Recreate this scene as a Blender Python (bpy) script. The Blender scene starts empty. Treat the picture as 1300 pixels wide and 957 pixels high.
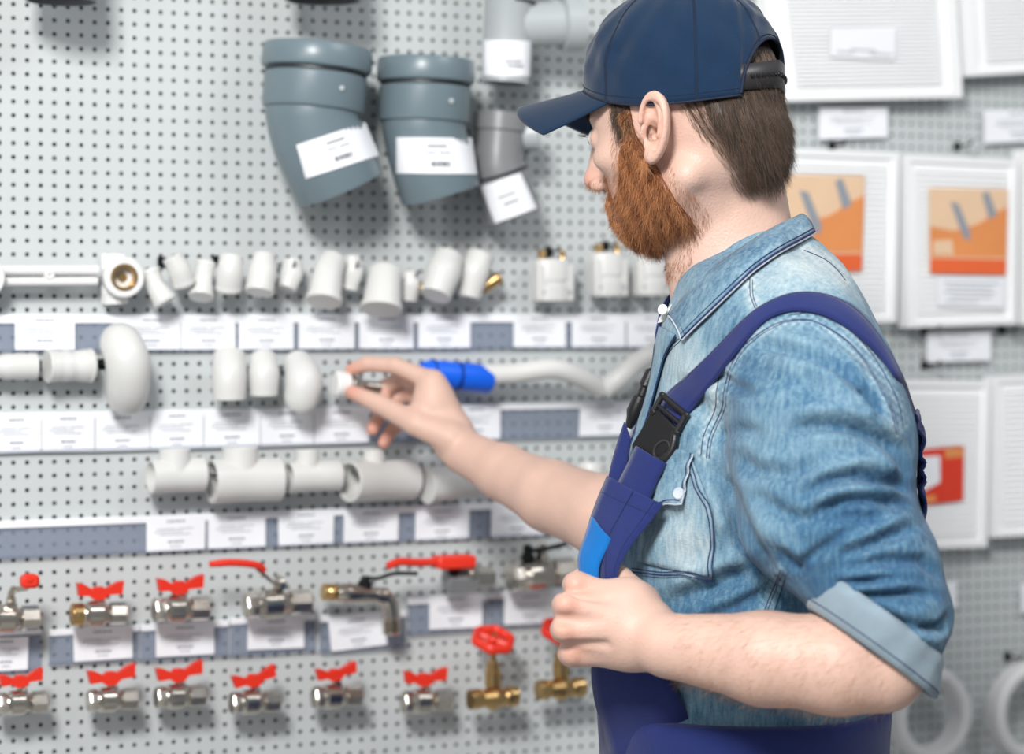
import bpy, math, random
import numpy as np
from mathutils import Vector, Matrix
from mathutils.bvhtree import BVHTree
random.seed(7); rng = np.random.default_rng(7)
SC = bpy.context.scene; COL = SC.collection
R = math.radians
# ------------------------------------------------------------------ camera
FPX = 1300*85/36.0; CX, HY = 650.0, 395.0; CZ = 1.50
cam_d = bpy.data.cameras.new('camera'); cam = bpy.data.objects.new('camera', cam_d); COL.objects.link(cam)
cam_d.lens = 85; cam_d.sensor_width = 36; cam_d.clip_start = 0.05
cam.location = (0, 0, CZ); cam.rotation_euler = (R(90), 0, 0)
cam_d.shift_y = -(478.5-HY)/1300.0
cam_d.dof.use_dof = True; cam_d.dof.focus_distance = 2.29; cam_d.dof.aperture_fstop = 3.1
SC.camera = cam
# ------------------------------------------------------------------ light
SC.view_settings.view_transform = 'Standard'; SC.view_settings.look = 'None'
SC.view_settings.gamma = 1; SC.view_settings.use_curve_mapping = False
SC.view_settings.exposure = -0.04
w = bpy.data.worlds.new('world'); SC.world = w; w.use_nodes = True
w.node_tree.nodes['Background'].inputs[0].default_value = (0.93, 0.97, 1.0, 1)
w.node_tree.nodes['Background'].inputs[1].default_value = 0.25
def area(name, loc, target, sx, sy, power, col=(1, 1, 1)):
    l = bpy.data.lights.new(name, 'AREA'); l.shape = 'RECTANGLE'; l.size = sx; l.size_y = sy
    l.energy = power; l.color = col
    o = bpy.data.objects.new(name, l); COL.objects.link(o); o.location = loc
    d = Vector(target)-Vector(loc); o.rotation_euler = d.to_track_quat('-Z', 'Y').to_euler()
    return o
area('ceiling_light', (-0.45, 0.15, 2.70), (0.05, 2.6, 1.4), 0.5, 0.5, 84, (1, 0.985, 0.96))
area('front_fill_light', (-1.6, -0.6, 2.1), (0.2, 2.5, 1.4), 1.3, 1.3, 17, (1, 0.99, 0.97))  # added soft fill from the front left, no real window behind it
area('ceiling_light_rear', (1.3, 1.6, 3.0), (0.3, 2.4, 1.4), 0.9, 0.6, 14, (0.97, 0.98, 1))
# ------------------------------------------------------------------ frames
PHI = R(25.8); W0 = np.array([0.0, 2.915, 0.0])
WX = np.array([math.cos(PHI), math.sin(PHI), 0]); WN = np.array([math.sin(PHI), -math.cos(PHI), 0])
def P(px, py, Y):
    return np.array([(px-CX)/FPX*Y, Y, CZ-(py-HY)/FPX*Y])
def W(px, py, off=0.0):            # point of the picture -> wall frame (along, -off, height)
    d = np.array([(px-CX)/FPX, 1.0, -(py-HY)/FPX]); c = np.array([0, 0, CZ])
    t = (off-np.dot(WN, c-W0))/np.dot(WN, d)
    p = c+t*d-W0
    return np.array([np.dot(p, WX), -off, p[2]])
def mpp(px, off=0.0):              # metres per pixel at that spot
    d = np.array([(px-CX)/FPX, 1.0, 0]); t = (off+np.dot(WN, W0))/np.dot(WN, d)
    return t/FPX
# ------------------------------------------------------------------ materials
def srgb(r, g, b):
    f = lambda c: (c/255/12.92) if c/255 <= .04045 else ((c/255+.055)/1.055)**2.4
    return (f(r), f(g), f(b), 1)
def mat(name, col, rough=0.5, metal=0.0, noise=0.0, nscale=30, bump=0.0, bscale=200, spec=0.5, sss=0.0, coat=0.0, sheen=0.0):
    m = bpy.data.materials.new(name); m.use_nodes = True; nt = m.node_tree; b = nt.nodes['Principled BSDF']
    b.inputs['Roughness'].default_value = rough; b.inputs['Metallic'].default_value = metal
    b.inputs['Specular IOR Level'].default_value = spec
    b.inputs['Coat Weight'].default_value = coat; b.inputs['Sheen Weight'].default_value = sheen
    if sss:
        b.inputs['Subsurface Weight'].default_value = sss; b.inputs['Subsurface Radius'].default_value = (0.010, 0.004, 0.002)
        b.inputs['Subsurface Scale'].default_value = 0.6
    tc = nt.nodes.new('ShaderNodeTexCoord')
    n = nt.nodes.new('ShaderNodeTexNoise'); n.inputs['Scale'].default_value = nscale; n.inputs['Detail'].default_value = 6
    nt.links.new(tc.outputs['Object'], n.inputs['Vector'])
    mx = nt.nodes.new('ShaderNodeMix'); mx.data_type = 'RGBA'
    mx.inputs[6].default_value = tuple(min(1, c*(1-noise)) for c in col[:3])+(1,)
    mx.inputs[7].default_value = tuple(min(1, c*(1+noise)) for c in col[:3])+(1,)
    nt.links.new(n.outputs['Fac'], mx.inputs[0]); nt.links.new(mx.outputs[2], b.inputs['Base Color'])
    if bump:
        n2 = nt.nodes.new('ShaderNodeTexNoise'); n2.inputs['Scale'].default_value = bscale; n2.inputs['Detail'].default_value = 4
        nt.links.new(tc.outputs['Object'], n2.inputs['Vector'])
        bp = nt.nodes.new('ShaderNodeBump'); bp.inputs['Strength'].default_value = bump; bp.inputs['Distance'].default_value = 0.002
        nt.links.new(n2.outputs['Fac'], bp.inputs['Height']); nt.links.new(bp.outputs['Normal'], b.inputs['Normal'])
    return m
MT = {}
MT['board'] = mat('grey_board', srgb(196, 201, 202), 0.55, noise=0.03, nscale=6)
MT['void'] = mat('dark_cavity', srgb(6, 24, 21), 0.9)
MT['floor'] = mat('floor_tile', srgb(170, 170, 168), 0.4, noise=0.08, nscale=3)
MT['pvc'] = mat('white_plastic', srgb(216, 216, 214), 0.38, noise=0.03, nscale=40)
MT['white'] = mat('bright_white_plastic', srgb(230, 230, 230), 0.45, noise=0.02)
MT['grille'] = mat('grille_white_plastic', srgb(250, 251, 252), 0.5, noise=0.02)
MT['greypipe'] = mat('grey_pipe_plastic', srgb(108, 124, 132), 0.33, noise=0.06, nscale=12)
MT['greypipe_l'] = mat('light_grey_pipe_plastic', srgb(176, 182, 184), 0.35, noise=0.05, nscale=12)
MT['greypipe_d'] = mat('dark_grey_pipe_plastic', srgb(128, 130, 132), 0.3, noise=0.05, nscale=12)
MT['thread0'] = mat('deep_blue_groove', srgb(10, 40, 110), .6)
MT['black'] = mat('black_plastic', srgb(28, 28, 30), 0.35, bump=0.15, bscale=900)
MT['blackmetal'] = mat('black_hook_metal', srgb(30, 34, 34), 0.4, metal=0.6)
MT['steel'] = mat('steel_hook', srgb(150, 155, 158), 0.3, metal=0.9)
MT['nickel'] = mat('nickel_plating', srgb(205, 198, 188), 0.22, metal=1.0, noise=0.1, nscale=60)
MT['brass'] = mat('brass', srgb(206, 172, 118), 0.28, metal=1.0, noise=0.1, nscale=60)
MT['red'] = mat('red_paint', srgb(232, 52, 32), 0.4, noise=0.05)
MT['paper'] = mat('price_card_paper', srgb(244, 246, 251), 0.7, noise=0.02, nscale=80)
MT['ink'] = mat('grey_ink', srgb(150, 155, 165), 0.8)
MT['inkdark'] = mat('dark_ink', srgb(120, 124, 128), 0.8)
MT['bluesleeve'] = mat('blue_sleeve', srgb(6, 100, 236), 0.45, noise=0.05)
MT['orange'] = mat('orange_print', srgb(236, 150, 90), 0.6, noise=0.25, nscale=9)
MT['orange2'] = mat('vivid_orange_print', srgb(238, 108, 58), 0.6, noise=0.06, nscale=9)
MT['tan'] = mat('pale_tan_print', srgb(236, 202, 168), 0.6, noise=0.06)
MT['greyprint'] = mat('grey_print', srgb(150, 156, 165), 0.6)
MT['redprint'] = mat('red_print', srgb(226, 62, 38), 0.6, noise=0.04)
def rail_mat():
    m = bpy.data.materials.new('clear_bluish_plastic'); m.use_nodes = True; nt = m.node_tree; b = nt.nodes['Principled BSDF']
    b.inputs['Base Color'].default_value = srgb(150, 162, 184); b.inputs['Roughness'].default_value = 0.25
    b.inputs['Alpha'].default_value = 0.38
    return m
MT['rail'] = rail_mat()
# ------------------------------------------------------------------ object helpers
def setp(o, label=None, cat=None, group=None, kind=None):
    if label: o['label'] = label
    if cat: o['category'] = cat
    if group: o['group'] = group
    if kind: o['kind'] = kind
    return o
def mk(name, V, F, material, parent=None, smooth=True, angle=35):
    me = bpy.data.meshes.new(name); me.from_pydata([tuple(v) for v in V], [], F); me.validate()
    me.materials.append(material)
    if smooth:
        me.shade_smooth(); me.set_sharp_from_angle(angle=R(angle))
    o = bpy.data.objects.new(name, me); COL.objects.link(o)
    if parent: o.parent = parent
    return o
def empty(name, loc=(0, 0, 0), rz=0):
    o = bpy.data.objects.new(name, None); COL.objects.link(o); o.location = loc; o.rotation_euler = (0, 0, rz); o.empty_display_size = .02
    return o
class M:
    def __init__(s): s.V = []; s.F = []
    def add(s, V, F):
        n = len(s.V); s.V += [np.array(v, float) for v in V]; s.F += [tuple(i+n for i in f) for f in F]; return s
    def box(s, a, b, bev=0.0):
        x0, y0, z0 = np.minimum(a, b); x1, y1, z1 = np.maximum(a, b)
        if bev <= 0:
            s.add([(x0, y0, z0), (x1, y0, z0), (x1, y1, z0), (x0, y1, z0), (x0, y0, z1), (x1, y0, z1), (x1, y1, z1), (x0, y1, z1)],
                  [(3, 2, 1, 0), (4, 5, 6, 7), (0, 1, 5, 4), (1, 2, 6, 5), (2, 3, 7, 6), (3, 0, 4, 7)])
        else:      # rounded-corner outline in x,z with a chamfer along y
            bv = min(bev, (x1-x0)*.45, (z1-z0)*.45, (y1-y0)*.45); n = 4
            def ring(y, ins):
                r = bv; o = []
                for cx, cz, a0 in ((x1-r, z1-r, 0), (x0+r, z1-r, 90), (x0+r, z0+r, 180), (x1-r, z0+r, 270)):
                    for k in range(n+1):
                        t = R(a0+90*k/n); o.append((cx+(r-ins)*math.cos(t), y, cz+(r-ins)*math.sin(t)))
                return o
            rings = [ring(y0, bv*.6), ring(y0+bv*.5, 0), ring(y1-bv*.5, 0), ring(y1, bv*.6)]
            k = len(rings[0]); V = sum(rings, []); F = []
            for i in range(3):
                for j in range(k): F.append((i*k+j, i*k+(j+1) % k, (i+1)*k+(j+1) % k, (i+1)*k+j))
            F.append(tuple(range(k))[::-1]); F.append(tuple(3*k+j for j in range(k)))
            s.add(V, F)
        return s
    def rows(s, cr, seg=24, closed=True, phase=0.0, up=None):   # cr: list of (centre, radius, tangent or None)
        C = [np.array(c[0], float) for c in cr]; n = len(C); T = []
        for i in range(n):
            if len(cr[i]) > 2 and cr[i][2] is not None: t = np.array(cr[i][2], float)
            else:
                t = C[min(i+1, n-1)]-C[max(i-1, 0)]
            T.append(t/(np.linalg.norm(t)+1e-12))
        u = np.array(up, float) if up is not None else (np.array([0, 0, 1.0]) if abs(T[0][2]) < .9 else np.array([1.0, 0, 0]))
        V = []; F = []
        for i in range(n):
            u = u-np.dot(u, T[i])*T[i]; u /= np.linalg.norm(u); v = np.cross(T[i], u)
            r = cr[i][1]; ra, rb = (r if isinstance(r, tuple) else (r, r))
            for k in range(seg):
                a = 2*math.pi*k/seg+phase; V.append(C[i]+u*math.cos(a)*ra+v*math.sin(a)*rb)
        for i in range(n-1):
            for k in range(seg):
                F.append((i*seg+k, i*seg+(k+1) % seg, (i+1)*seg+(k+1) % seg, (i+1)*seg+k))
        if closed: F.append(tuple(range(seg))[::-1]); F.append(tuple((n-1)*seg+k for k in range(seg)))
        s.add(V, F); return s
    def tube(s, pts, rad, wall=0.0, depth=0.0, ends=(True, True), seg=24):    # hollow-ended pipe
        pts = [np.array(p, float) for p in pts]; n = len(pts)
        if not hasattr(rad, '__len__'): rad = [rad]*n
        t0 = pts[1]-pts[0]; t0 /= np.linalg.norm(t0); t1 = pts[-1]-pts[-2]; t1 /= np.linalg.norm(t1)
        rows = []
        if wall and ends[0]: rows += [(pts[0]+t0*depth, rad[0]-wall, t0), (pts[0]+t0*.0005, rad[0]-wall, t0), (pts[0], rad[0]-wall*.7, t0), (pts[0], rad[0]-wall*.2, t0), (pts[0]+t0*.0006, rad[0], t0)]
        T = [None]*n; T[0] = t0; T[-1] = t1
        for i in range(n): rows.append((pts[i]+(t0*.001 if i == 0 and wall else 0)-(t1*.001 if i == n-1 and wall else 0), rad[i], T[i]))
        for i in range(1, n-1):
            a = pts[i]-pts[i-1]; b = pts[i+1]-pts[i]; a /= np.linalg.norm(a)+1e-9; b /= np.linalg.norm(b)+1e-9
            k = len(rows)-n+i; rows[k] = (rows[k][0], rows[k][1], a+b)
        if wall and ends[1]: rows += [(pts[-1]-t1*.0006, rad[-1], t1), (pts[-1], rad[-1]-wall*.2, t1), (pts[-1], rad[-1]-wall*.7, t1), (pts[-1]-t1*.0005, rad[-1]-wall, t1), (pts[-1]-t1*depth, rad[-1]-wall, t1)]
        return s.rows(rows, seg)
    def lathe(s, A, d, prof, seg=24, phase=0.0, closed=True):
        A = np.array(A, float); d = np.array(d, float); d /= np.linalg.norm(d)
        return s.rows([(A+d*t, r, d) for t, r in prof], seg, closed, phase=phase)
    def prism(s, pts, nrm, th):            # closed outline of 3D points extruded along nrm
        pts = [np.array(p, float) for p in pts]; k = len(pts); nrm = np.array(nrm, float)
        V = pts+[p+nrm*th for p in pts]
        F = [tuple(range(k))[::-1], tuple(k+i for i in range(k))]+[(i, (i+1) % k, k+(i+1) % k, k+i) for i in range(k)]
        s.add(V, F); return s
def bez(pts, n=24):                         # Catmull-Rom through points
    pts = [np.array(p, float) for p in pts]; Q = [2*pts[0]-pts[1]]+pts+[2*pts[-1]-pts[-2]]; out = []
    m = len(pts)-1
    for i in range(n+1):
        u = i/n*m; k = min(int(u), m-1); t = u-k; a, b, c, d = Q[k:k+4]
        out.append(.5*((2*b)+(-a+c)*t+(2*a-5*b+4*c-d)*t*t+(-a+3*b-3*c+d)*t**3))
    return out
# ================================================================== setting
PITCH = 0.01524
def build_board():
    s0, _, z0 = W(17.0, 5.2)
    i0 = int((W(-140, 400)[0]-s0)/PITCH)-24; i1 = int((W(1480, 400)[0]-s0)/PITCH)+52
    j0 = int((0.86-z0)/PITCH); j1 = int((1.98-z0)/PITCH)
    h = PITCH/2; r = 0.0026
    out = [(h, 0), (h, h), (0, h), (-h, h), (-h, 0), (-h, -h), (0, -h), (h, -h)]
    inn = [(r*math.cos(math.pi*k/4), r*math.sin(math.pi*k/4)) for k in range(8)]
    base = np.array([(x, 0, z) for x, z in out]+[(x, 0, z) for x, z in inn]+[(x, .0014, z) for x, z in inn])
    fb = np.array([(k, 8+k, 8+(k+1) % 8, (k+1) % 8) for k in range(8)]+[(8+k, 16+k, 16+(k+1) % 8, 8+(k+1) % 8) for k in range(8)])
    V = []; F = []; n = 0
    I, J = np.meshgrid(np.arange(i0, i1), np.arange(j0, j1)); I = I.ravel(); J = J.ravel()
    V = (base[None]+np.stack([s0+I*PITCH, 0*I, z0+J*PITCH], 1)[:, None]).reshape(-1, 3)
    F = (fb[None]+(np.arange(len(I))*24)[:, None, None]).reshape(-1, 4)
    me = bpy.data.meshes.new('wall_back'); me.from_pydata(V.tolist(), [], F.tolist()); me.materials.append(MT['board'])
    o = bpy.data.objects.new('wall_back', me); COL.objects.link(o); o.location = W0; o.rotation_euler = (0, 0, PHI)
    setp(o, 'light grey perforated steel pegboard wall', 'wall', kind='structure')
    sa, sb = s0+i0*PITCH-h, s0+(i1-.5)*PITCH; za, zb = z0+j0*PITCH-h, z0+(j1-.5)*PITCH
    m = M(); m.box((sa, .022, 0), (sb, .05, 2.5)); mk('backing', m.V, m.F, MT['void'], o, smooth=False)
    m = M(); m.box((sa, 0, 0), (sb, .03, za)); m.box((sa, 0, zb), (sb, .03, 2.5)); mk('plain_panel', m.V, m.F, MT['board'], o, smooth=False)
    m = M(); m.box((-2.2, -.6, -.05), (2.2, 4.6, 0)); f = mk('floor', m.V, m.F, MT['floor'], smooth=False)
    setp(f, 'light grey tiled shop floor', 'floor', kind='structure')
build_board()

class WT:     # a thing that hangs on the wall; coordinates in the wall frame
    def __init__(s, name, label, cat, group=None, at=(0, 0, 0)):
        s.a = np.array(at, float); wp = W0+WX*s.a[0]-WN*s.a[1]; s.loc = (wp[0], wp[1], s.a[2])
        s.name, s.lab, s.cat, s.grp = name, label, cat, group; s.o = None
    def root(s):
        if s.o is None:
            s.o = empty(s.name, s.loc, PHI); setp(s.o, s.lab, s.cat, s.grp)
        return s.o
    def part(s, name, m, material, parent=None, smooth=True, angle=35, label=None):
        o = mk(name, [v-s.a for v in m.V], m.F, material, parent or s.root(), smooth, angle)
        if label: o['label'] = label
        return o
    def whole(s, m, material, smooth=True, angle=35):
        o = mk(s.name, [v-s.a for v in m.V], m.F, material, None, smooth, angle)
        o.location = s.loc; o.rotation_euler = (0, 0, PHI); setp(o, s.lab, s.cat, s.grp); s.o = o; return o

def hook(px, py, ln, of, black=False):
    a = W(px, py, 0.0); t = WT('peg_hook', 'thin %s peg hook %s' % ('black' if black else 'steel', of), 'hook', 'hooks in the pegboard', a)
    m = M(); m.tube([a+(0, .001, 0), a+(0, -ln*.9, .001), a+(0, -ln, .006)], .0017, seg=10)
    m.box(a+(-.005, -.0025, -.006), a+(.005, 0, .006), .001)
    t.whole(m, MT['blackmetal' if black else 'steel'])

def bil(Q, u, v, dy=0.0):          # quad corners TL TR BR BL
    Q = [np.array(q, float) for q in Q]
    p = (1-v)*((1-u)*Q[0]+u*Q[1])+v*((1-u)*Q[3]+u*Q[2]); return p+np.array([0, dy, 0])
def slab(m, Q, u0, u1, v0, v1, y0, y1):
    V = [bil(Q, u, v, y) for y in (y0, y1) for u, v in ((u0, v0), (u1, v0), (u1, v1), (u0, v1))]
    m.add(V, [(0, 1, 2, 3), (7, 6, 5, 4), (0, 4, 5, 1), (1, 5, 6, 2), (2, 6, 7, 3), (3, 7, 4, 0)])
LINES = [(.34, .66, .10, .15), (.18, .50, .34, .365), (.53, .80, .34, .365), (.14, .62, .42, .445), (.22, .76, .50, .525), (.36, .64, .70, .76), (.40, .60, .85, .88)]
BIG = [(.40, .66, .20, .27), (.38, .52, .40, .44), (.55, .70, .40, .44), (.44, .68, .66, .80)]
def card(corners, label, off=.0065, lines=LINES, group='price cards on the shelf rails', ink='ink', name='price_card'):
    Q = [W(x, y, off) for x, y in corners]
    t = WT(name, label, 'price card', group, sum(Q)/4)
    m = M(); slab(m, Q, 0, 1, 0, 1, -.0004, .0004); t.part('card', m, MT['paper'], smooth=False)
    m = M()
    for u0, u1, v0, v1 in lines:
        n = max(1, int((u1-u0)/.07)); r_ = random.Random(int(u0*97+v0*31))
        x = u0
        while x < u1-.01:
            l = min(u1-x, r_.uniform(.03, .10)); slab(m, Q, x, x+l*.85, v0, v1, -.0007, -.0004); x += l
    t.part('printed_text', m, MT[ink], smooth=False)
    return t
def rect(x0, y0, x1, y1, sl=0.0): return [(x0, y0), (x1, y0+sl), (x1, y1+sl), (x0, y1)]

def rail(x0, x1, ref, yt, yb, label, lip=10):
    a = W(x0, yt, .003); b = W(x1, yt, .003); zt = W(ref, yt, .003)[2]; zb = W(ref, yb, .003)[2]; zl = W(ref, yt+lip, .003)[2]
    t = WT('price_rail', label, 'price rail', 'clear price rails on the pegboard', ((a[0]+b[0])/2, -.002, (zt+zb)/2))
    m = M(); m.box((a[0], -.0045, zl), (b[0], -.0035, zb+.002)); t.part('clear_strip', m, MT['rail'], smooth=False)
    m = M(); m.box((a[0], -.0065, zt), (b[0], -.0005, zl), .001); t.part('top_lip', m, MT['paper'], smooth=False, label='white top lip')
    m = M(); m.box((a[0], -.0085, zb), (b[0], -.0005, zb+.0022)); t.part('bottom_lip', m, MT['rail'], smooth=False)
rail(-90, 945, 300, 399, 445, 'long clear price rail under the upper row of white pipe elbows', 11)
rail(-90, 945, 300, 519, 566.5, 'long clear price rail just below the reaching hand', 8)
rail(-90, 945, 300, 650, 696, 'long clear price rail under the row of white tee fittings', 9)
rail(-60, 52, 20, 800, 852, 'short price rail at the left edge below the lever valve', 6)
rail(62, 176, 100, 797, 842, 'short price rail below the leftmost whole butterfly valve', 8)
rail(178, 290, 230, 790, 836, 'short price rail below the second butterfly valve', 8)
rail(292, 400, 340, 782, 830, 'short price rail below the long red lever valve', 8)
rail(405, 514, 450, 779, 826, 'short price rail below the angled brass ended tap', 8)
rail(518, 618, 560, 757, 803, 'short price rail below the dark bodied red lever valve', 8)
rail(620, 760, 660, 750, 795, 'short price rail left of the fist below the nickel valve', 8)

C = [
 ([(19, 401), (95, 401), (95, 444), (19, 444)], 'white price card leftmost in the upper rail, below the white mounting bar'),
 ([(157, 401), (229, 401), (229, 444), (157, 444)], 'white price card in upper rail directly above left of the gap, below first small elbows'),
 ([(230, 401), (299, 401), (299, 444), (230, 444)], 'white price card in upper rail butted against its left neighbour without a gap'),
 ([(303, 401), (373, 401), (373, 444), (303, 444)], 'white price card in upper rail below the elbow with an open lower mouth'),
 ([(379, 400), (450, 400), (450, 443), (379, 443)], 'white price card in upper rail below the tall bent elbow pair'),
 ([(456, 400), (525, 399), (525, 443), (456, 443)], 'white price card in upper rail above the pointing index finger'),
 ([(531, 399), (597, 399), (597, 442), (531, 442)], 'white price card in upper rail above the blue sleeve'),
 ([(652, 399), (718, 399), (718, 441), (652, 441)], 'white price card in upper rail above the white bent pipe'),
 ([(726, 399), (794, 399), (794, 441), (726, 441)], 'white price card in upper rail left of the shirt collar, below the block fitting'),
 ([(796, 399), (860, 399), (860, 441), (796, 441)], 'white price card in upper rail touching the shirt collar outline'),
 ([(-10, 528), (52, 526), (52, 574), (-10, 576)], 'white price card cut by the left photo edge in the middle rail'),
 ([(53, 526), (120, 525), (120, 573), (53, 574)], 'white price card second from left in the middle rail'),
 ([(121, 525), (190, 523), (190, 571), (121, 573)], 'white price card in middle rail below the fat rounded pipe bend'),
 ([(191, 523), (258, 521), (258, 569), (191, 571)], 'white price card in middle rail above the first tee fitting'),
 ([(259, 521), (330, 519), (330, 567), (259, 569)], 'white price card in middle rail above the large tee fitting'),
 ([(331, 519), (398, 518), (398, 565), (331, 567)], 'white price card in middle rail below the short straight elbows'),
 ([(399, 518), (468, 517), (468, 562), (399, 565)], 'white price card in middle rail left of the curled fingers'),
 ([(575, 515), (635, 513), (635, 557), (575, 559)], 'white price card in middle rail right above the far forearm'),
 ([(737, 510), (802, 509), (800, 552), (735, 554)], 'white price card in middle rail beside the black strap adjuster'),
 ([(186, 658), (261, 654), (260, 697), (186, 701)], 'white price card below the leftmost tee fitting'),
 ([(264, 654), (337, 651), (337, 694), (264, 697)], 'white price card below the large second tee fitting'),
 ([(353, 650), (424, 647), (423, 690), (354, 693)], 'white price card below the third tee, above the red lever valve'),
 ([(437, 647), (506, 645), (505, 687), (436, 690)], 'white price card below the wide tee with an open left mouth'),
 ([(528, 645), (596, 642), (595, 684), (527, 687)], 'white price card in lower rail just under the far forearm'),
 ([(624, 641), (690, 638), (690, 680), (623, 683)], 'white price card in lower rail partly hidden by the far forearm'),
 ([(-20, 810), (36, 808), (35, 850), (-20, 853)], 'white price card at left edge below the lever ball valve'),
 ([(93, 798), (168, 795), (168, 835), (94, 840)], 'white price card below the leftmost whole butterfly valve'),
 ([(198, 793), (272, 790), (272, 830), (198, 834)], 'white price card below the second butterfly valve'),
 ([(315, 785), (386, 782), (386, 822), (314, 825)], 'white price card below the nickel valve with long thin lever'),
 ([(417, 788), (486, 777), (492, 818), (421, 827)], 'tilted white price card below the brass ended angled tap'),
 ([(545, 756), (613, 753), (612, 796), (545, 799)], 'white price card below the dark bodied red lever valve'),
 ([(640, 754), (708, 751), (706, 790), (640, 793)], 'white price card left of the fist below the nickel straight valve'),
]
for q, l in C: card(q, l)
for q, l, of in (([(1040, 136), (1127, 136), (1127, 174), (1040, 177)], 'white price card on the bare pegboard under the big top grille', .01),
              ([(1250, 140), (1340, 138), (1340, 178), (1250, 182)], 'white price card cut by the right edge under the corner grille', .012),
              ([(1177, 421), (1258, 420), (1258, 457), (1177, 460)], 'white price card hanging between orange pictured grille and red pictured grille', .012),
              ([(1150, 740), (1215, 738), (1215, 772), (1150, 776)], 'white price card half hidden behind the denim elbow', .01),
              ([(1297, 740), (1360, 736), (1360, 775), (1297, 778)], 'price card sliver at the lower right photo edge', .01)):
    card(q, l, of, group='price cards beside the vent grilles')

# ================================================================== white pipe fittings
def fit(label, pts, r, name='pipe_elbow', cat='pipe fitting', group=None, wall=.003, ends=(True, True), extra=None, material='pvc', sock=0.0):
    P3 = [W(x, y, o) for x, y, o in pts]; k = mpp(pts[0][0], pts[0][2])
    n = 14; path = bez(P3, n) if len(P3) > 2 else [P3[0]+(P3[1]-P3[0])*i/n for i in range(n+1)]
    rr = [np.interp(i/n, np.linspace(0, 1, len(r)), r)*k if hasattr(r, '__len__') else r*k for i in range(n+1)]
    t = WT(name, label, cat, group, sum(P3)/len(P3))
    m = M(); m.tube(path, rr, wall, .020, ends, 28)
    t.part('body', m, MT[material], angle=40)
    if sock:                                        # raised socket rims on both mouths
        for e, q in ((0, 1), (-1, -2)):
            if not ends[e]: continue
            d = path[q]-path[e]; d /= np.linalg.norm(d)
            m = M(); R0 = rr[e]; m.lathe(path[e]-d*.0004, d, [(0, R0*.90), (.0, R0*1.02), (.0008, R0*1.05), (sock, R0*1.05), (sock+.001, R0*.98)], 28)
            t.part('socket_rim', m, MT[material])
    for f in (extra or []): f(t, k)
    return t
G1 = 'small white elbows on the upper pegboard row'
def brass_tip(px, py, px2, py2, o, r):
    def f(t, k):
        a, b = W(px, py, o), W(px2, py2, o); L = np.linalg.norm(b-a); m = M()
        pr = [(0, r*k)]
        for i in range(5): pr += [(L*(.15+.16*i), r*k), (L*(.2+.16*i), r*k*.9)]
        m.lathe(a, b-a, pr+[(L, r*k*.93), (L, r*k*.6), (L*.8, r*k*.55)], 18); t.part('brass_thread', m, MT['brass'], label='brass threaded end')
    return f
E = [
 ('small white elbow beside brass wall plate, lower left of its pair', [(190, 343, .030), (197, 362, .034), (210, 384, .040)], [13, 12, 15.5]),
 ('small white elbow tilted right, right of the first pair by the bar', [(219, 326, .046), (228, 343, .046), (234, 361, .043)], [13, 15, 14.5]),
 ('narrow waisted small white elbow third from the mounting bar', [(262, 333, .034), (258, 353, .036), (255, 377, .044)], [12.5, 12, 15.5]),
 ('barrel shaped white elbow, fourth from the mounting bar', [(294, 326, .046), (292, 345, .048), (290, 368, .042)], [15, 17, 16.5]),
 ('white elbow with open lower mouth, fifth from the mounting bar', [(336, 325, .040), (333, 345, .046), (329, 371, .052)], [14, 19, 18]),
 ('small tapered white elbow behind the open mouthed one', [(371, 330, .026), (370, 348, .028), (364, 366, .030)], [12, 15, 12]),
 ('tall bent white elbow with wide flared foot', [(423, 330, .030), (416, 348, .040), (411, 383, .052)], [17, 19, 22]),
 ('narrow white elbow right behind the tall bent one', [(447, 324, .026), (448, 344, .026), (443, 367, .024)], [10, 14, 11]),
 ('large white elbow with dark mouth above the index finger', [(489, 346, .038), (487, 362, .046), (484, 393, .056)], [21, 22, 25.5]),
 ('large glossy white elbow leaning right, with a pointed dark foot', [(569, 326, .040), (563, 345, .048), (553, 375, .056)], [19, 23, 19]),
]
for i, (l, p, r) in enumerate(E): fit(l, p, r, group=G1, sock=.006 if i in (4, 6, 8) else .004)
fit('small white elbow with a brass stub beside the large dark mouthed elbow', [(519, 344, .030), (521, 360, .030), (519, 381, .028)], [9, 13, 11], group=G1, extra=[brass_tip(529, 367, 540, 364, .028, 8)], sock=.003)
fit('white elbow with brass threaded stub, right of the glossy large elbow', [(610, 324, .036), (603, 345, .040), (596, 377, .040)], [17, 19, 14], group=G1, extra=[brass_tip(612, 366, 634, 352, .036, 8.5)], sock=.005)
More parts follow.
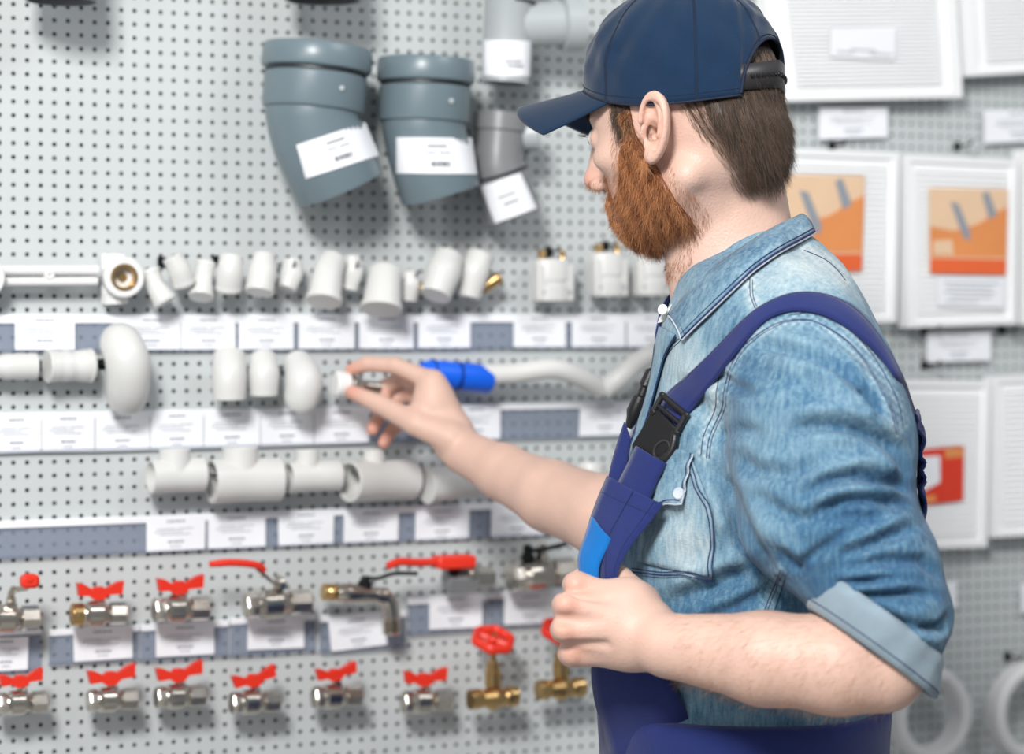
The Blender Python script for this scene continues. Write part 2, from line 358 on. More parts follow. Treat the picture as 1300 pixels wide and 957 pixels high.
# mounting bar with two wall plates
t = WT('fitting_mounting_bar', 'white double rail mounting bar with round brass fitting at its right end', 'mounting bar', None, W(80, 350, .03))
m = M(); a, b = W(-30, 343, .03), W(124, 343, .03); m.tube([a, b], .0055, seg=16); m.box(W(-30, 337, .02), W(122, 352, .026)); t.part('upper_rail', m, MT['white'])
m = M(); m.tube([W(-30, 358, .03), W(123, 357, .03)], .0048, seg=16); t.part('lower_rail', m, MT['white'])
m = M(); m.lathe(W(60, 349, .024), (0, -1, 0), [(0, .006), (.010, .006), (.012, .0045), (.012, .002), (.009, .002)], 20); t.part('clip', m, MT['white'])
for px in (153, -24):
    k = mpp(px, .04); c = W(px, 352, .0)
    m = M(); m.box(W(px-25, 322, .004), W(px+6, 386, .009), .004); m.tube([W(px-13, 330, .008), W(px-13, 330, .020)], 8*k, seg=16)
    m.tube([W(px-7, 372, .022), W(px-6, 386, .022)], 16*k, .003, .01, (False, True)); t.part('wall_plate', m, MT['white'])
    m = M(); ax = (.12, -1, 0)
    A_ = W(px-4, 352, .008); ax = W(px+5, 352, .050)-A_; m.lathe(A_, ax, [(0, 22*k), (.022, 22*k), (.030, 25*k), (.040, 26*k), (.042, 24*k), (.042, 17*k), (.028, 16*k)], 32); ax /= np.linalg.norm(ax); Bf = A_+ax*.0415; bo = t.part('fitting_body', m, MT['white'])
    m = M(); m.lathe(Bf+ax*.0012, -ax, [(.003, 18*k), (0, 17.5*k), (0, 13.5*k), (.004, 12.5*k), (.006, 13.4*k), (.010, 12.5*k), (.012, 13.4*k), (.018, 12*k), (.019, 7*k), (.03, 5*k)], 28, closed=False)
    m.lathe(Bf-ax*.012, -ax, [(0, 6*k), (.002, 6*k)], 20)
    t.part('brass_thread', m, MT['brass'], bo, label='brass inner thread')
# block fittings with brass tops
for px, x0, x1, y0, y1, lab in ((700, 675, 727, 329, 383, 'square white block fitting with brass top, left of two full blocks'), (772, 748, 796, 321, 377, 'square white block fitting with brass top, nearest left of the beard'), (827, 804, 850, 323, 376, 'white stepped block fitting directly below the bearded chin')):
    k = mpp(px, .03); t = WT('block_fitting', lab, 'pipe fitting', 'block fittings on the upper row', W(px, 350, .03))
    c = W((x0+x1)/2, y0, .03); h = (y1-y0)*k; rw = (x1-x0)/2*k
    m = M(); m.rows([(c, (rw*.92, rw*.62)), (c-(0, 0, .002), (rw*.98, rw*.66)), (c-(0, 0, h*.5), (rw*.98, rw*.66)), (c-(0, 0, h*.52), (rw*.9, rw*.6)), (c-(0, 0, h*.62), (rw*.9, rw*.6)), (c-(0, 0, h*.64), (rw, rw*.68)), (c-(0, 0, h-.002), (rw, rw*.68)), (c-(0, 0, h), (rw*.93, rw*.6))][::1], 28, up=(1, 0, 0))
    m.box(c+(-rw, -rw*.5, -h), c+(rw, rw*.4, -h*.12), .004)
    b_ = t.part('body', m, MT['pvc'])
    for dx in (-.26, .30):
        m = M(); q = c+(dx*rw*2-.001, 0, 0); rr = .0055 if dx < 0 else .004
        m.lathe(q-(0, 0, .002), (0, 0, 1), [(0, rr), (.005, rr), (.006, rr*.85), (.008, rr), (.010, rr*.85), (.012, rr), (.013, rr*.9)], 14); t.part('brass_stub', m, MT['brass'], label='brass threaded stub')
    m = M(); m.box(c+(-rw*.75, -rw*.5-.0006, -h*.82), c+(-rw*.1, -rw*.5, -h*.74)); m.box(c+(rw*.2, -rw*.5-.0006, -h*.82), c+(rw*.8, -rw*.5, -h*.74)); t.part('moulded_mark', m, MT['ink'], b_)
    hook(px-4, y0-9, .03, {700: 'above the left square block fitting', 772: 'above the middle block fitting by the beard', 827: 'above the block fitting under the chin'}[px], True)
# middle row
G2 = 'white fittings on the middle pegboard row'
t = fit('white straight coupling cut by the left photo edge', [(-30, 466, .03), (46, 465, .03)], [15, 15.5, 14, 17, 17, 17, 17], name='pipe_coupling', group=G2)
t = fit('white straight coupling with split left mouth, second in the middle row', [(60, 465, .034), (116, 464, .03)], [20, 20, 19, 20, 18.5, 20, 21, 21], name='pipe_coupling', group=G2, sock=.003)
fit('fat rounded white pipe bend alone in the middle row', [(152, 443, .016), (153, 436, .048), (162, 458, .062), (162, 490, .050), (160, 508, .034)], [22, 26.5, 28, 28, 24], name='pipe_bend', group=G2, sock=.0)
fit('short white elbow left of three in the middle row', [(291, 452, .030), (291, 476, .044), (291, 507, .044)], [21, 22.5, 21], group=G2, sock=.0)
fit('short white elbow at the middle of three in the middle row', [(334, 453, .030), (335, 474, .042), (335, 502, .042)], [17, 20, 17.5], group=G2, sock=.0)
fit('kinked white elbow nearest left of the pinching fingers', [(377, 459, .020), (385, 482, .046), (382, 508, .044), (380, 518, .04)], [18, 24, 22, 15], group=G2, sock=.0)
# fitting held between finger and thumb
t = WT('compression_fitting', 'small nickel and white fitting pinched between finger and thumb', 'pipe fitting', None, W(455, 490, .05))
a = W(424, 487, .05); d = W(492, 494, .048)-a; L = np.linalg.norm(d); k = mpp(455, .05)
m = M(); m.lathe(a, d, [(0, 9*k), (0, 14*k), (.003, 17*k), (.016, 17*k), (.018, 13*k), (.020, 11*k)], 24); t.part('white_collar', m, MT['white'], label='white plastic collar')
m = M(); m.lathe(a+d/L*.018, d, [(0, 10*k), (.004, 14*k), (.014, 14*k), (.015, 10*k)], 6); m.lathe(a+d/L*.030, d, [(0, 9*k), (L-.032, 9*k), (L-.030, 7*k)], 20); t.part('metal_body', m, MT['nickel'])
# blue sleeved crossover pipe and its neighbour
t = WT('crossover_pipe', 'white crossover pipe with bright blue sleeve, right of the reaching hand', 'pipe', 'curved crossover pipes', W(640, 475, .04))
k = mpp(650, .05); pth = bez([W(545, 472, .030), W(600, 475, .036), (W(650, 474, .046)), W(700, 468, .060), W(735, 478, .058), W(762, 494, .045)], 30)
m = M(); m.tube(pth, 13*k, .002, .01, seg=24); t.part('pipe', m, MT['pvc'])
A, B = W(533, 472, .036), W(580, 477, .036); d = (B-A)/np.linalg.norm(B-A); L = np.linalg.norm(B-A)
m = M(); m.lathe(A, d, [(0, 10*k), (.002, 13*k), (.012, 16.5*k), (L*.97, 17.5*k), (L*1.0, 15.5*k), (L*1.04, 15.5*k), (L*1.06, 18*k), (L*1.85, 18.5*k), (L*1.9, 17*k), (L*1.9, 13.3*k)], 24); t.part('sleeve', m, MT['bluesleeve'], label='bright blue sleeve')
m = M()
for q_ in (.30, 1.02): m.lathe(A+d*L*q_, d, [(0, 14*k), (0, 18.4*k), (.0015, 18.4*k), (.0015, 14*k)], 24)
t.part('groove_ring', m, MT['thread0'])
t = WT('crossover_pipe', 'white bent pipe rising toward the open shirt front', 'pipe', 'curved crossover pipes', W(800, 470, .04))
m = M(); m.tube(bez([W(769, 494, .045), W(785, 481, .055), W(815, 456, .060), W(850, 444, .055), W(900, 440, .045)], 26), 13*k, .002, .01, seg=24); t.part('pipe', m, MT['pvc'])
# tees
G3 = 'white tee fittings on the row below the hand'
def tee(label, x0, x1, yc, r, bx, by, br, dy=-3, tilt=0.0, ends=(True, True)):
    k = mpp((x0+x1)/2, .04); o = .038; t = WT('tee_fitting', label, 'pipe fitting', G3, W((x0+x1)/2, yc, o))
    a, b = W(x0, yc, o+tilt), W(x1, yc+dy, o-tilt); d = b-a
    m = M(); R0 = r*k; m.tube([a, a+d*.27, a+d*.32, a+d*.68, a+d*.73, b], [R0, R0, R0*.98, R0*.98, R0, R0], .0035, .030, ends, 32)
    t.part('run', m, MT['pvc'], angle=25)
    c = W(bx, yc+dy/2, o); e = W(bx, by, o); m = M(); m.tube([c, c+(e-c)*.35, e], [br*k*1.08, br*k, br*k], .003, .010, (False, True), 28); t.part('branch', m, MT['pvc'], angle=25)
tee('leftmost white tee fitting with upright branch', 191, 258, 605, 22, 222, 570, 20)
tee('largest white tee fitting, second from the left', 268, 354, 611, 28, 305, 568, 23)
tee('white tee fitting third from the left', 366, 430, 606, 20, 390, 571, 15, ends=(True, True))
tee('long white tee fitting with open left mouth below the hand', 443, 521, 611, 26, 475, 571, 14, tilt=.012)
t = fit('white tee fitting partly behind the far wrist and forearm', [(541, 616, .044), (580, 611, .04), (604, 608, .034)], [23, 22, 22], name='tee_fitting', group=G3, sock=.003)
fit('white elbow end peeping above the far forearm', [(676, 577, .045), (677, 596, .045), (700, 612, .03)], [17, 18, 17], group='white fittings behind the far forearm')
fit('white elbow end above the forearm beside the navy strap', [(751, 588, .045), (751, 602, .045), (770, 620, .03)], [17, 18, 17], group='white fittings behind the far forearm')
for px, py, l in ((128, 462, 'left of the fat rounded pipe bend'), (53, 464, 'between the two left couplings'), (436, 600, 'left of the long open mouthed tee'), (262, 602, 'between first and second tee'), (540, 605, 'in the tee behind the far wrist'),
                  (205, 333, 'between the first two small elbows'), (275, 331, 'between the waisted and the barrel elbows'), (357, 340, 'behind the open mouthed elbow'), (436, 340, 'between tall bent elbow and narrow elbow'), (511, 352, 'right of the large dark mouthed elbow'), (585, 343, 'between glossy elbow and brass stub elbow'),
                  (313, 470, 'between the left two short elbows'), (356, 470, 'left of the kinked elbow'), (425, 478, 'holding the pinched fitting'), (545, 471, 'inside the blue sleeve'), (766, 490, 'where the two curved pipes meet')):
    hook(px, py, .045, l, px < 300)

# ================================================================== grey drain pipes
def grey_elbow(label, top, bot, r, cardq, lab2, split=None, ka='greypipe'):
    (tx, ty), (mx, my), (bx, by) = top, split, bot; o = .075; k = mpp(tx, o)
    t = WT('drain_elbow', label, 'drain pipe fitting', 'large grey drain elbows', W(tx, ty, o))
    T, Mi, B = W(tx, ty, o), W(mx, my, o), W(bx, by, o); R0 = r*k; u = (Mi-T); u /= np.linalg.norm(u); v = (B-Mi)/np.linalg.norm(B-Mi)
    L = np.linalg.norm(Mi-T)
    rows = [(T+u*.03, R0*.90, u), (T+u*.001, R0*.92, u), (T, R0*.97, u), (T+u*.003, R0*1.0, u), (T+u*.022, R0*1.01, u), (T+u*.026, R0*.99, u), (T+u*.028, R0*.90, u), (T+u*.031, R0*.90, u), (T+u*.034, R0*.94, u), (T+u*L*.80, R0*.935, u), (T+u*L*.84, R0*.915, u), (T+u*L*.86, R0*.86, u), (Mi-u*.006, R0*.86, u)]
    for i in range(1, 6):
        w_ = u*(1-i/6)+v*i/6; w_ /= np.linalg.norm(w_); rows.append((Mi+v*.012*i/6*2-u*.006*(1-i/6), R0*.86, w_))
    rows += [(Mi+v*.035, R0*.85, v), (B-v*.002, R0*.83, v), (B, R0*.82, v), (B, R0*.79, v), (B-v*.03, R0*.78, v)]
    m = M(); m.rows(rows, 48); b_ = t.part('body', m, MT[ka], angle=30)
    m = M(); m.lathe(T+u*.0285, u, [(0, R0*.905), (0, R0*.925), (.0025, R0*.925), (.0025, R0*.905)], 48); t.part('rubber_seal', m, MT['black'], label='black rubber seal')
    m = M(); q = T+u*L*.60; q = q+np.array([.010, -R0*.935, 0]); m.lathe(q+(0, .002, 0), (0, -1, 0), [(0, .003), (.003, .003), (.0036, .002)], 14); t.part('moulded_dot', m, MT['greypipe_l'], label='small pale moulded dot')
    return t, T, Mi, B, R0
def wrap_label(t, Mi, v, R0, quad, name='sticker', lines=BIG, px0=None, o=.075):
    # bend a paper sticker round a cylinder with axis v through Mi: project picture corners onto the cylinder
    Q = [W(x, y, o+R0) for x, y in quad]; cen = W(650, 395, 0)
    v = v/np.linalg.norm(v); cs = np.array([0-W0[0], 0-W0[1]]); cam_w = np.array([np.dot([0-W0[0], 0-W0[1], 0], WX), np.dot([0-W0[0], 0-W0[1], 0], -WN), CZ])
    def proj(p, rr):
        d = p-cam_w; d /= np.linalg.norm(d); w0 = cam_w-Mi; a = d-np.dot(d, v)*v; b = w0-np.dot(w0, v)*v
        A_, B_, C_ = np.dot(a, a), 2*np.dot(a, b), np.dot(b, b)-rr*rr; D = max(0, B_*B_-4*A_*C_); return cam_w+d*(-B_-math.sqrt(D))/(2*A_)
    def patch(u0, u1, v0, v1, rr, n=12):
        V = []; F = []
        for layer in (rr, rr-.0012):
            for i in range(n+1):
                for j in range(3): V.append(proj(bil(Q, u0+(u1-u0)*i/n, v0+(v1-v0)*j/2), layer))
        N = (n+1)*3
        for i in range(n):
            for j in range(2):
                a = i*3+j; F.append((a, a+1, a+4, a+3)); F.append((N+a, N+a+3, N+a+4, N+a+1))
        for i in range(n):
            F.append((i*3, i*3+3, N+i*3+3, N+i*3)); F.append((i*3+2, N+i*3+2, N+i*3+5, i*3+5))
        F.append((0, N, N+1, 1)); F.append((1, N+1, N+2, 2)); e = n*3; F.append((e, e+1, N+e+1, N+e)); F.append((e+1, e+2, N+e+2, N+e+1))
        return V, F
    m = M(); m.add(*patch(0, 1, 0, 1, R0+.0008, 16)); s = t.part(name, m, MT['paper'], label='white printed price sticker', angle=60)
    m = M()
    for u0, u1, v0, v1 in lines:
        x = u0; r_ = random.Random(int(u0*91+v0*57))
        while x < u1-.01:
            l = min(u1-x, r_.uniform(.03, .07)); m.add(*patch(x, x+l*.8, v0, v1, R0+.0011, 2)); x += l
    t.part('printed_text', m, MT['inkdark'], s, angle=60)
t, T, Mi, B, R0 = grey_elbow('big grey drain elbow turning right with tilted price sticker, left of the pair', (404, 60), (432, 240), 70, None, None, split=(396, 155))
wrap_label(t, Mi, B-Mi, R0*.85, [(376, 184), (464, 155), (481, 197), (388, 227)])
t, T, Mi, B, R0 = grey_elbow('big grey drain elbow with level price sticker, right of the pair', (541, 76), (560, 247), 62, None, None, split=(538, 170))
wrap_label(t, Mi, B-Mi, R0*.85, [(503, 174), (599, 175), (606, 221), (503, 220)])
# fittings cut by the top edge
for (tx, bx, yb, r, l) in ((80, 78, 2, 47, 'dark grey drain pipe end just entering at the top left corner'), (410, 410, 1, 50, 'dark grey drain pipe end just entering above the left drain elbow')):
    o = .085; k = mpp(tx, o); t = WT('drain_elbow', l, 'drain pipe fitting', 'drain fittings cut by the top edge', W(tx, -60, o)); T = W(tx, -150, o); B = W(bx, yb, o); d = B-T; L = np.linalg.norm(d); R0 = r*k
    m = M(); m.lathe(T, d, [(0, R0*.7), (0, R0*.95), (L-.030, R0*.95), (L-.027, R0), (L-.003, R0), (L, R0*.97), (L, R0*.9), (L-.03, R0*.88)], 48); t.part('body', m, MT['greypipe_d'])
    m = M(); m.lathe(T+d/L*(L-.034), d, [(0, R0*.94), (0, R0*.985), (.003, R0*.985), (.003, R0*.94)], 40); t.part('rubber_seal', m, MT['black'])
    hook(tx, -40, .08, 'carrying the dark pipe end at the '+('top left corner' if tx < 100 else 'top edge'), True)
# light grey tee upper
o = .07; k = mpp(650, o); t = WT('drain_tee', 'light grey drain tee with white sticker, left of the cap crown', 'drain pipe fitting', None, W(648, 50, o)); R0 = 31*k
T, B = W(650, -60, o), W(641, 106, o); d = B-T; L = np.linalg.norm(d)
m = M(); m.lathe(T, d, [(0, R0*.8), (0, R0*1.1), (.05, R0*1.1), (.055, R0), (L, R0*.98), (L, R0*.85), (L-.02, R0*.84)], 40); b_ = t.part('run', m, MT['greypipe_l'])
m = M(); m.lathe(W(650, 2, o), d, [(0, R0*1.0), (.0, R0*1.03), (.003, R0*1.03), (.003, R0)], 40); t.part('rubber_seal', m, MT['black'])
a, b = W(650, 32, o), W(738, 30, o+.02); d2 = b-a; L2 = np.linalg.norm(d2)
m = M(); m.lathe(a, d2, [(0, R0*.9), (L2*.72, R0*.9), (L2*.74, R0*1.15), (L2, R0*1.15), (L2, R0*.95), (L2-.02, R0*.9)], 40); t.part('branch', m, MT['greypipe_l'])
wrap_label(t, T, d, R0*1.0, [(614, 51), (675, 52), (673, 97), (614, 96)], lines=[(.45, .8, .55, .62), (.5, .85, .68, .75)])
# small dark elbow with sticker
t = WT('drain_elbow', 'small grey drain elbow with white sticker, below the cap brim', 'drain pipe fitting', None, W(645, 210, .05)); k = mpp(645, .05); o = .055
T, Mi, B = W(637, 145, o), W(632, 208, o), W(652, 274, o); R0 = 35*k; u = (Mi-T)/np.linalg.norm(Mi-T); v = (B-Mi)/np.linalg.norm(B-Mi); w_ = (u+v)/np.linalg.norm(u+v)
m = M(); m.rows([(T+u*.02, R0*.8, u), (T, R0*.85, u), (T, R0*1.0, u), (T+u*.02, R0*1.0, u), (T+u*.022, R0*.92, u), (Mi-u*.012, R0*.92, u), (Mi, R0*.94, w_), (Mi+v*.012, R0, v), (B-v*.001, R0*1.0, v), (B, R0*.96, v), (B, R0*.85, v), (B-v*.02, R0*.84, v)], 40)
t.part('body', m, MT['greypipe_d'])
m = M(); m.lathe(Mi+v*.010, v, [(0, R0*1.0), (0, R0*1.03), (.003, R0*1.03), (.003, R0)], 36); t.part('rubber_seal', m, MT['black'])
wrap_label(t, Mi, B-Mi, R0*1.0, [(610, 237), (661, 219), (682, 264), (628, 284)], lines=[(.3, .7, .4, .45), (.35, .7, .6, .66)], o=o)
a, b = W(640, 172, .05), W(684, 170, .07); d2 = b-a; m = M(); m.lathe(a, d2, [(0, R0*.6), (np.linalg.norm(d2)*.9, R0*.6), (np.linalg.norm(d2), R0*.62), (np.linalg.norm(d2), R0*.5)], 30); t.part('side_branch', m, MT['greypipe_l'])
for px, py, l in ((404, 95, 'through the left big drain elbow'), (541, 110, 'through the right big drain elbow'), (648, 60, 'through the light grey drain tee'), (640, 200, 'through the small grey drain elbow')): hook(px, py, .07, l)

# ================================================================== valves
def butterfly(t, c, w_, k, tilt=0.0, front=0.0):
    # bow tie handle: two flared wings rising from a hub
    h = w_*.5; th = .0035
    out = [(-1, .42), (-.72, .36), (-.30, .08), (0, .16), (.30, .08), (.72, .36), (1, .42), (.93, -.16), (.40, -.20), (.20, -.40), (-.20, -.40), (-.40, -.20), (-.93, -.16)]
    ct, st = math.cos(tilt), math.sin(tilt); pts = [c+np.array([(x*ct-z*st)*h, -.006*(abs(x) > .5)-.002, (x*st+z*ct)*h*.95]) for x, z in out]
    m = M(); m.prism(pts, (0, 1, 0), .010); m.lathe(c+(0, .004, -h*.35), (0, 0, 1), [(0, h*.22), (h*.5, h*.24), (h*.52, h*.18)], 16)
    return t.part('handle', m, MT['red'], smooth=True, angle=25, label='red butterfly handle')
def vbody(t, c, L, r, ax=(1, 0, -.03), brass_end=False, ball=1.15, material='nickel'):
    ax = np.array(ax, float); ax /= np.linalg.norm(ax); A = c-ax*L/2
    m = M(); m.lathe(A, ax, [(0, r*.55), (0, r*.95), (L*.02, r), (L*.17, r)], 8); m.lathe(A+ax*L*.16, ax, [(0, r*.8), (L*.04, r*.86), (L*.10, r*ball), (L*.24, r*ball), (L*.36, r*ball), (L*.46, r*.86), (L*.54, r*.8)], 28)
    m.lathe(A+ax*L*.68, ax, [(0, r*.85), (0, r), (L*.29, r), (L*.31, r*.92), (L*.31, r*.6), (L*.26, r*.5)], 8)
    b_ = t.part('body', m, MT[material], angle=28)
    if brass_end:
        m = M(); m.lathe(A-ax*.002, ax, [(0, r*.62), (0, r*.98), (.011, r*1.02), (.012, r*.9)], 24); m.lathe(A-ax*.0025, ax, [(0, r*.9), (.001, r*.9)], 20); t.part('brass_end', m, MT['brass'], label='raw brass end')
    m = M(); m.lathe(c+(0, 0, r*.7), (0, 0, 1), [(0, r*.55), (r*.5, r*.55), (r*.55, r*.42), (r*1.0, r*.40)], 6); m.lathe(c+(0, 0, r*1.5), (0, 0, 1), [(0, r*.3), (r*.7, r*.25)], 14)
    t.part('stem', m, MT['nickel'])
GV = 'valves on the upper valve row'
def bf_valve(label, hx, hy, hw, bx0, bx1, by, r, grp=GV, tilt=0.0, be=False, o=.045):
    k = mpp(hx, o); c = W((bx0+bx1)/2, by, o); t = WT('ball_valve', label, 'valve', grp, c)
    vbody(t, c, (bx1-bx0)*k, r*k, brass_end=be); butterfly(t, W(hx, hy, o+.004), hw*k, k, tilt); return t
bf_valve('nickel ball valve with red butterfly handle and raw brass left end', 126, 750, 60, 93, 161, 779, 14.5, be=True)
bf_valve('nickel ball valve with red butterfly handle, second from the left of its kind', 228, 743, 61, 194, 266, 773, 15.5, tilt=.04)
t = WT('ball_valve', 'nickel ball valve with red lever tip cut by the left photo edge', 'valve', GV, W(20, 785, .045)); k = mpp(20, .045)
vbody(t, W(14, 785, .045), 72*k, 16*k)
m = M(); m.prism([W(8, 762, .05), W(14, 745, .06), W(34, 744, .075), W(36, 750, .075), W(20, 752, .06), W(14, 764, .05)], (0, 1, 0), .003); t.part('lever', m, MT['nickel'])
m = M(); m.box(W(28, 748, .082), W(47, 727, .068), .006); m.lathe(W(38, 735, .083), (0, -1, 0), [(0, .003), (.001, .003), (.0012, .001)], 12); t.part('lever_grip', m, MT['red'], label='red lever grip')
# long red lever valve
t = WT('ball_valve', 'nickel ball valve with long thin red lever reaching left', 'valve', GV, W(352, 764, .045)); k = mpp(352, .045)
vbody(t, W(353, 766, .045), 88*k, 16*k, ax=(1, 0, .02), ball=1.2)
m = M(); m.tube(bez([W(357, 744, .05), W(345, 738, .06), W(334, 728, .065), W(325, 721, .068)], 10), .0022, seg=10); m.lathe(W(357, 747, .05), (0, 0, 1), [(0, .008), (.006, .008), (.009, .005), (.012, .004)], 6); t.part('lever', m, MT['nickel'])
m = M(); m.tube(bez([W(336, 724, .067), W(325, 717, .07), W(295, 714, .072), (W(266, 716, .070))], 14), [.0032]*2+[.0042]*11+[.0036]*2, seg=12); t.part('lever_grip', m, MT['red'], label='red lever grip')
# angled tap
t = WT('garden_tap', 'brass ended nickel angled tap with lever and downward spout', 'valve', GV, W(450, 757, .045)); k = mpp(450, .045)
a, b = W(410, 751, .045), W(490, 756, .045); d = b-a; L = np.linalg.norm(d)
m = M(); m.lathe(a+d/L*.016, d, [(0, 9*k), (.006, 12*k), (.020, 13*k), (.034, 12*k), (L-.024, 10*k), (L-.016, 11*k), (L-.014, 8*k)], 24); m.tube(bez([W(478, 756, .045), W(491, 760, .045), W(496, 774, .045), W(497, 790, .045)], 10), 11*k, seg=20); t.part('body', m, MT['nickel'])
m = M(); m.lathe(a, d, [(0, 6*k), (0, 10*k), (.003, 11*k), (.005, 10*k), (.007, 11*k), (.009, 10*k), (.011, 11*k), (.016, 10.5*k), (.019, 9*k)], 22); t.part('brass_end', m, MT['brass'], label='brass threaded end')
m = M(); pr = []; a = W(496.5, 783, .045)
for i in range(5): pr += [(i*.0038, 9.5*k), (i*.0038+.002, 13*k)]
m.lathe(a, (0.05, 0, -1), pr+[(.021, 9*k), (.021, 6*k), (.015, 6*k)], 20); t.part('hose_spout', m, MT['nickel'])
m = M(); m.lathe(W(463, 745, .045), (0, 0, 1), [(0, .009), (.005, .009), (.008, .006), (.013, .004)], 8); m.tube(bez([W(463, 733, .047), W(480, 734, .055), W(500, 728, .06), W(530, 728, .062)], 10), .0024, seg=10); t.part('lever', m, MT['blackmetal'], label='dark lever')
# dark lever valve
t = WT('ball_valve', 'dark bodied ball valve with red lever and bright right nut', 'valve', GV, W(590, 735, .045)); k = mpp(590, .045)
a, b = W(565, 735, .045), W(626, 733, .045); d = b-a; L = np.linalg.norm(d)
m = M(); m.lathe(a, d, [(0, 12*k), (.002, 17*k), (L*.35, 18*k), (L*.6, 18*k), (L*.64, 14*k)], 8); t.part('body', m, MT['greypipe_d'])
m = M(); m.lathe(a+d*.62, d, [(0, 12*k), (0, 15*k), (L*.34, 15*k), (L*.37, 12*k), (L*.37, 7*k)], 6); m.lathe(W(598, 728, .06), (0.2, -1, .4), [(0, .006), (.008, .006), (.010, .004)], 12); t.part('end_nut', m, MT['nickel'], label='bright nickel nut')
m = M(); m.tube(bez([W(556, 713, .066), W(530, 714, .07), (W(507, 713, .072)), W(492, 719, .072)], 12), .0048, seg=12); m.box(W(558, 724, .078), W(594, 702, .052), .005); t.part('lever_grip', m, MT['red'], label='red lever and grip')
m = M(); m.tube([W(576, 722, .06), W(576, 732, .05)], .007, seg=12); t.part('stem', m, MT['blackmetal'])
# nickel valve beside the fist
t = WT('ball_valve', 'nickel straight valve with dark lever, left of the fist', 'valve', GV, W(685, 730, .045)); k = mpp(685, .045)
vbody(t, W(688, 729, .045), 92*k, 18*k, ax=(1, 0, .05), ball=1.1)
m = M(); m.lathe(W(670, 712, .045), (0, 0, 1), [(0, .009), (.006, .009), (.01, .006), (.018, .006), (.02, .003)], 8); m.tube(bez([W(670, 699, .047), W(690, 697, .055), W(720, 690, .06)], 8), .003, seg=10); t.part('lever', m, MT['blackmetal'], label='dark lever')
# lowest row: butterfly valves, bodies below
GL = 'butterfly valves on the lowest row'
for hx, hy, hw, tl, l in ((26, 862, 56, .10, 'red butterfly valve lowest row, cut by the left photo edge'), (141, 858, 62, .10, 'red butterfly valve lowest row, below the leftmost whole price card'), (227, 854, 61, .12, 'red butterfly valve lowest row, below the second price card'),
                          (322, 861, 58, .22, 'tilted red butterfly valve lowest row, below the long lever valve'), (426, 854, 54, .14, 'red butterfly valve lowest row, below the tilted price card'), (539, 860, 58, .02, 'rightmost red butterfly valve of the lowest row')):
    bf_valve(l, hx, hy, hw, hx-30, hx+34, hy+30, 14, grp=GL, tilt=tl)
# hand wheels
for px, py, rw, l in ((626, 812, 29, 'red round handwheel valve standing upright left of the fist'), (712, 801, 27, 'red round handwheel valve half hidden behind the fist')):
    k = mpp(px, .06); c = W(px, py, .06); t = WT('handwheel_valve', l, 'valve', 'red handwheel valves', c)
    m = M(); ax = np.array([0, -.45, .9]); ax /= np.linalg.norm(ax); e1 = np.array([1, 0, 0]); e2 = np.cross(ax, e1); ring = []
    n = 36
    V = []; F = []
    for i in range(n):
        a = 2*math.pi*i/n; rr = (rw-6)*k*(1+.07*math.cos(6*a)); ct = c+e1*rr*math.cos(a)+e2*rr*math.sin(a); rd = e1*math.cos(a)+e2*math.sin(a)
        for j in range(10):
            b = 2*math.pi*j/10; V.append(ct+rd*.0050*math.cos(b)+ax*.0062*math.sin(b))
    for i in range(n):
        for j in range(10): F.append((i*10+j, ((i+1) % n)*10+j, ((i+1) % n)*10+(j+1) % 10, i*10+(j+1) % 10))
    m.add(V, F)
    for i in range(4):
        a = math.pi/4+i*math.pi/2; m.tube([c, c+(e1*math.cos(a)+e2*math.sin(a))*(rw-7)*k], .0042, seg=8)
    m.lathe(c-ax*.004, ax, [(0, .007), (.008, .007), (.010, .005)], 16); t.part('handwheel', m, MT['red'], label='red fluted handwheel')
    m = M(); m.lathe(c+ax*.005, ax, [(0, .004), (.003, .004), (.004, .002)], 6); m.lathe(c-(0, 0, .004), (0, 0, -1), [(0, .004), (.022, .004), (.022, .008), (.032, .008), (.033, .010), (.050, .010), (.052, .006)], 12); t.part('stem', m, MT['brass'], label='brass stem')
    m = M(); c2 = c-(0, 0, .068); m.lathe(c2-(.03, 0, 0), (1, 0, 0), [(0, .007), (0, .012), (.012, .012), (.016, .010), (.030, .015), (.044, .010), (.048, .012), (.060, .012), (.060, .007)], 20); t.part('body', m, MT['brass'], label='brass body')
for px, py, l in ((126, 782, 'under the brass ended butterfly valve'), (228, 776, 'under the second butterfly valve'), (14, 788, 'under the cut lever valve'), (352, 770, 'under the long lever valve'), (440, 758, 'behind the angled tap'), (590, 738, 'behind the dark bodied valve'), (685, 733, 'behind the valve by the fist'),
                  (26, 893, 'in the lowest left butterfly valve'), (141, 889, 'in the second lowest butterfly valve'), (227, 885, 'in the third lowest butterfly valve'), (322, 892, 'in the tilted lowest butterfly valve'), (426, 885, 'in the fifth lowest butterfly valve'), (539, 891, 'in the last lowest butterfly valve'), (626, 895, 'in the left handwheel valve'), (712, 885, 'in the right handwheel valve')):
    hook(px, py, .05, l)

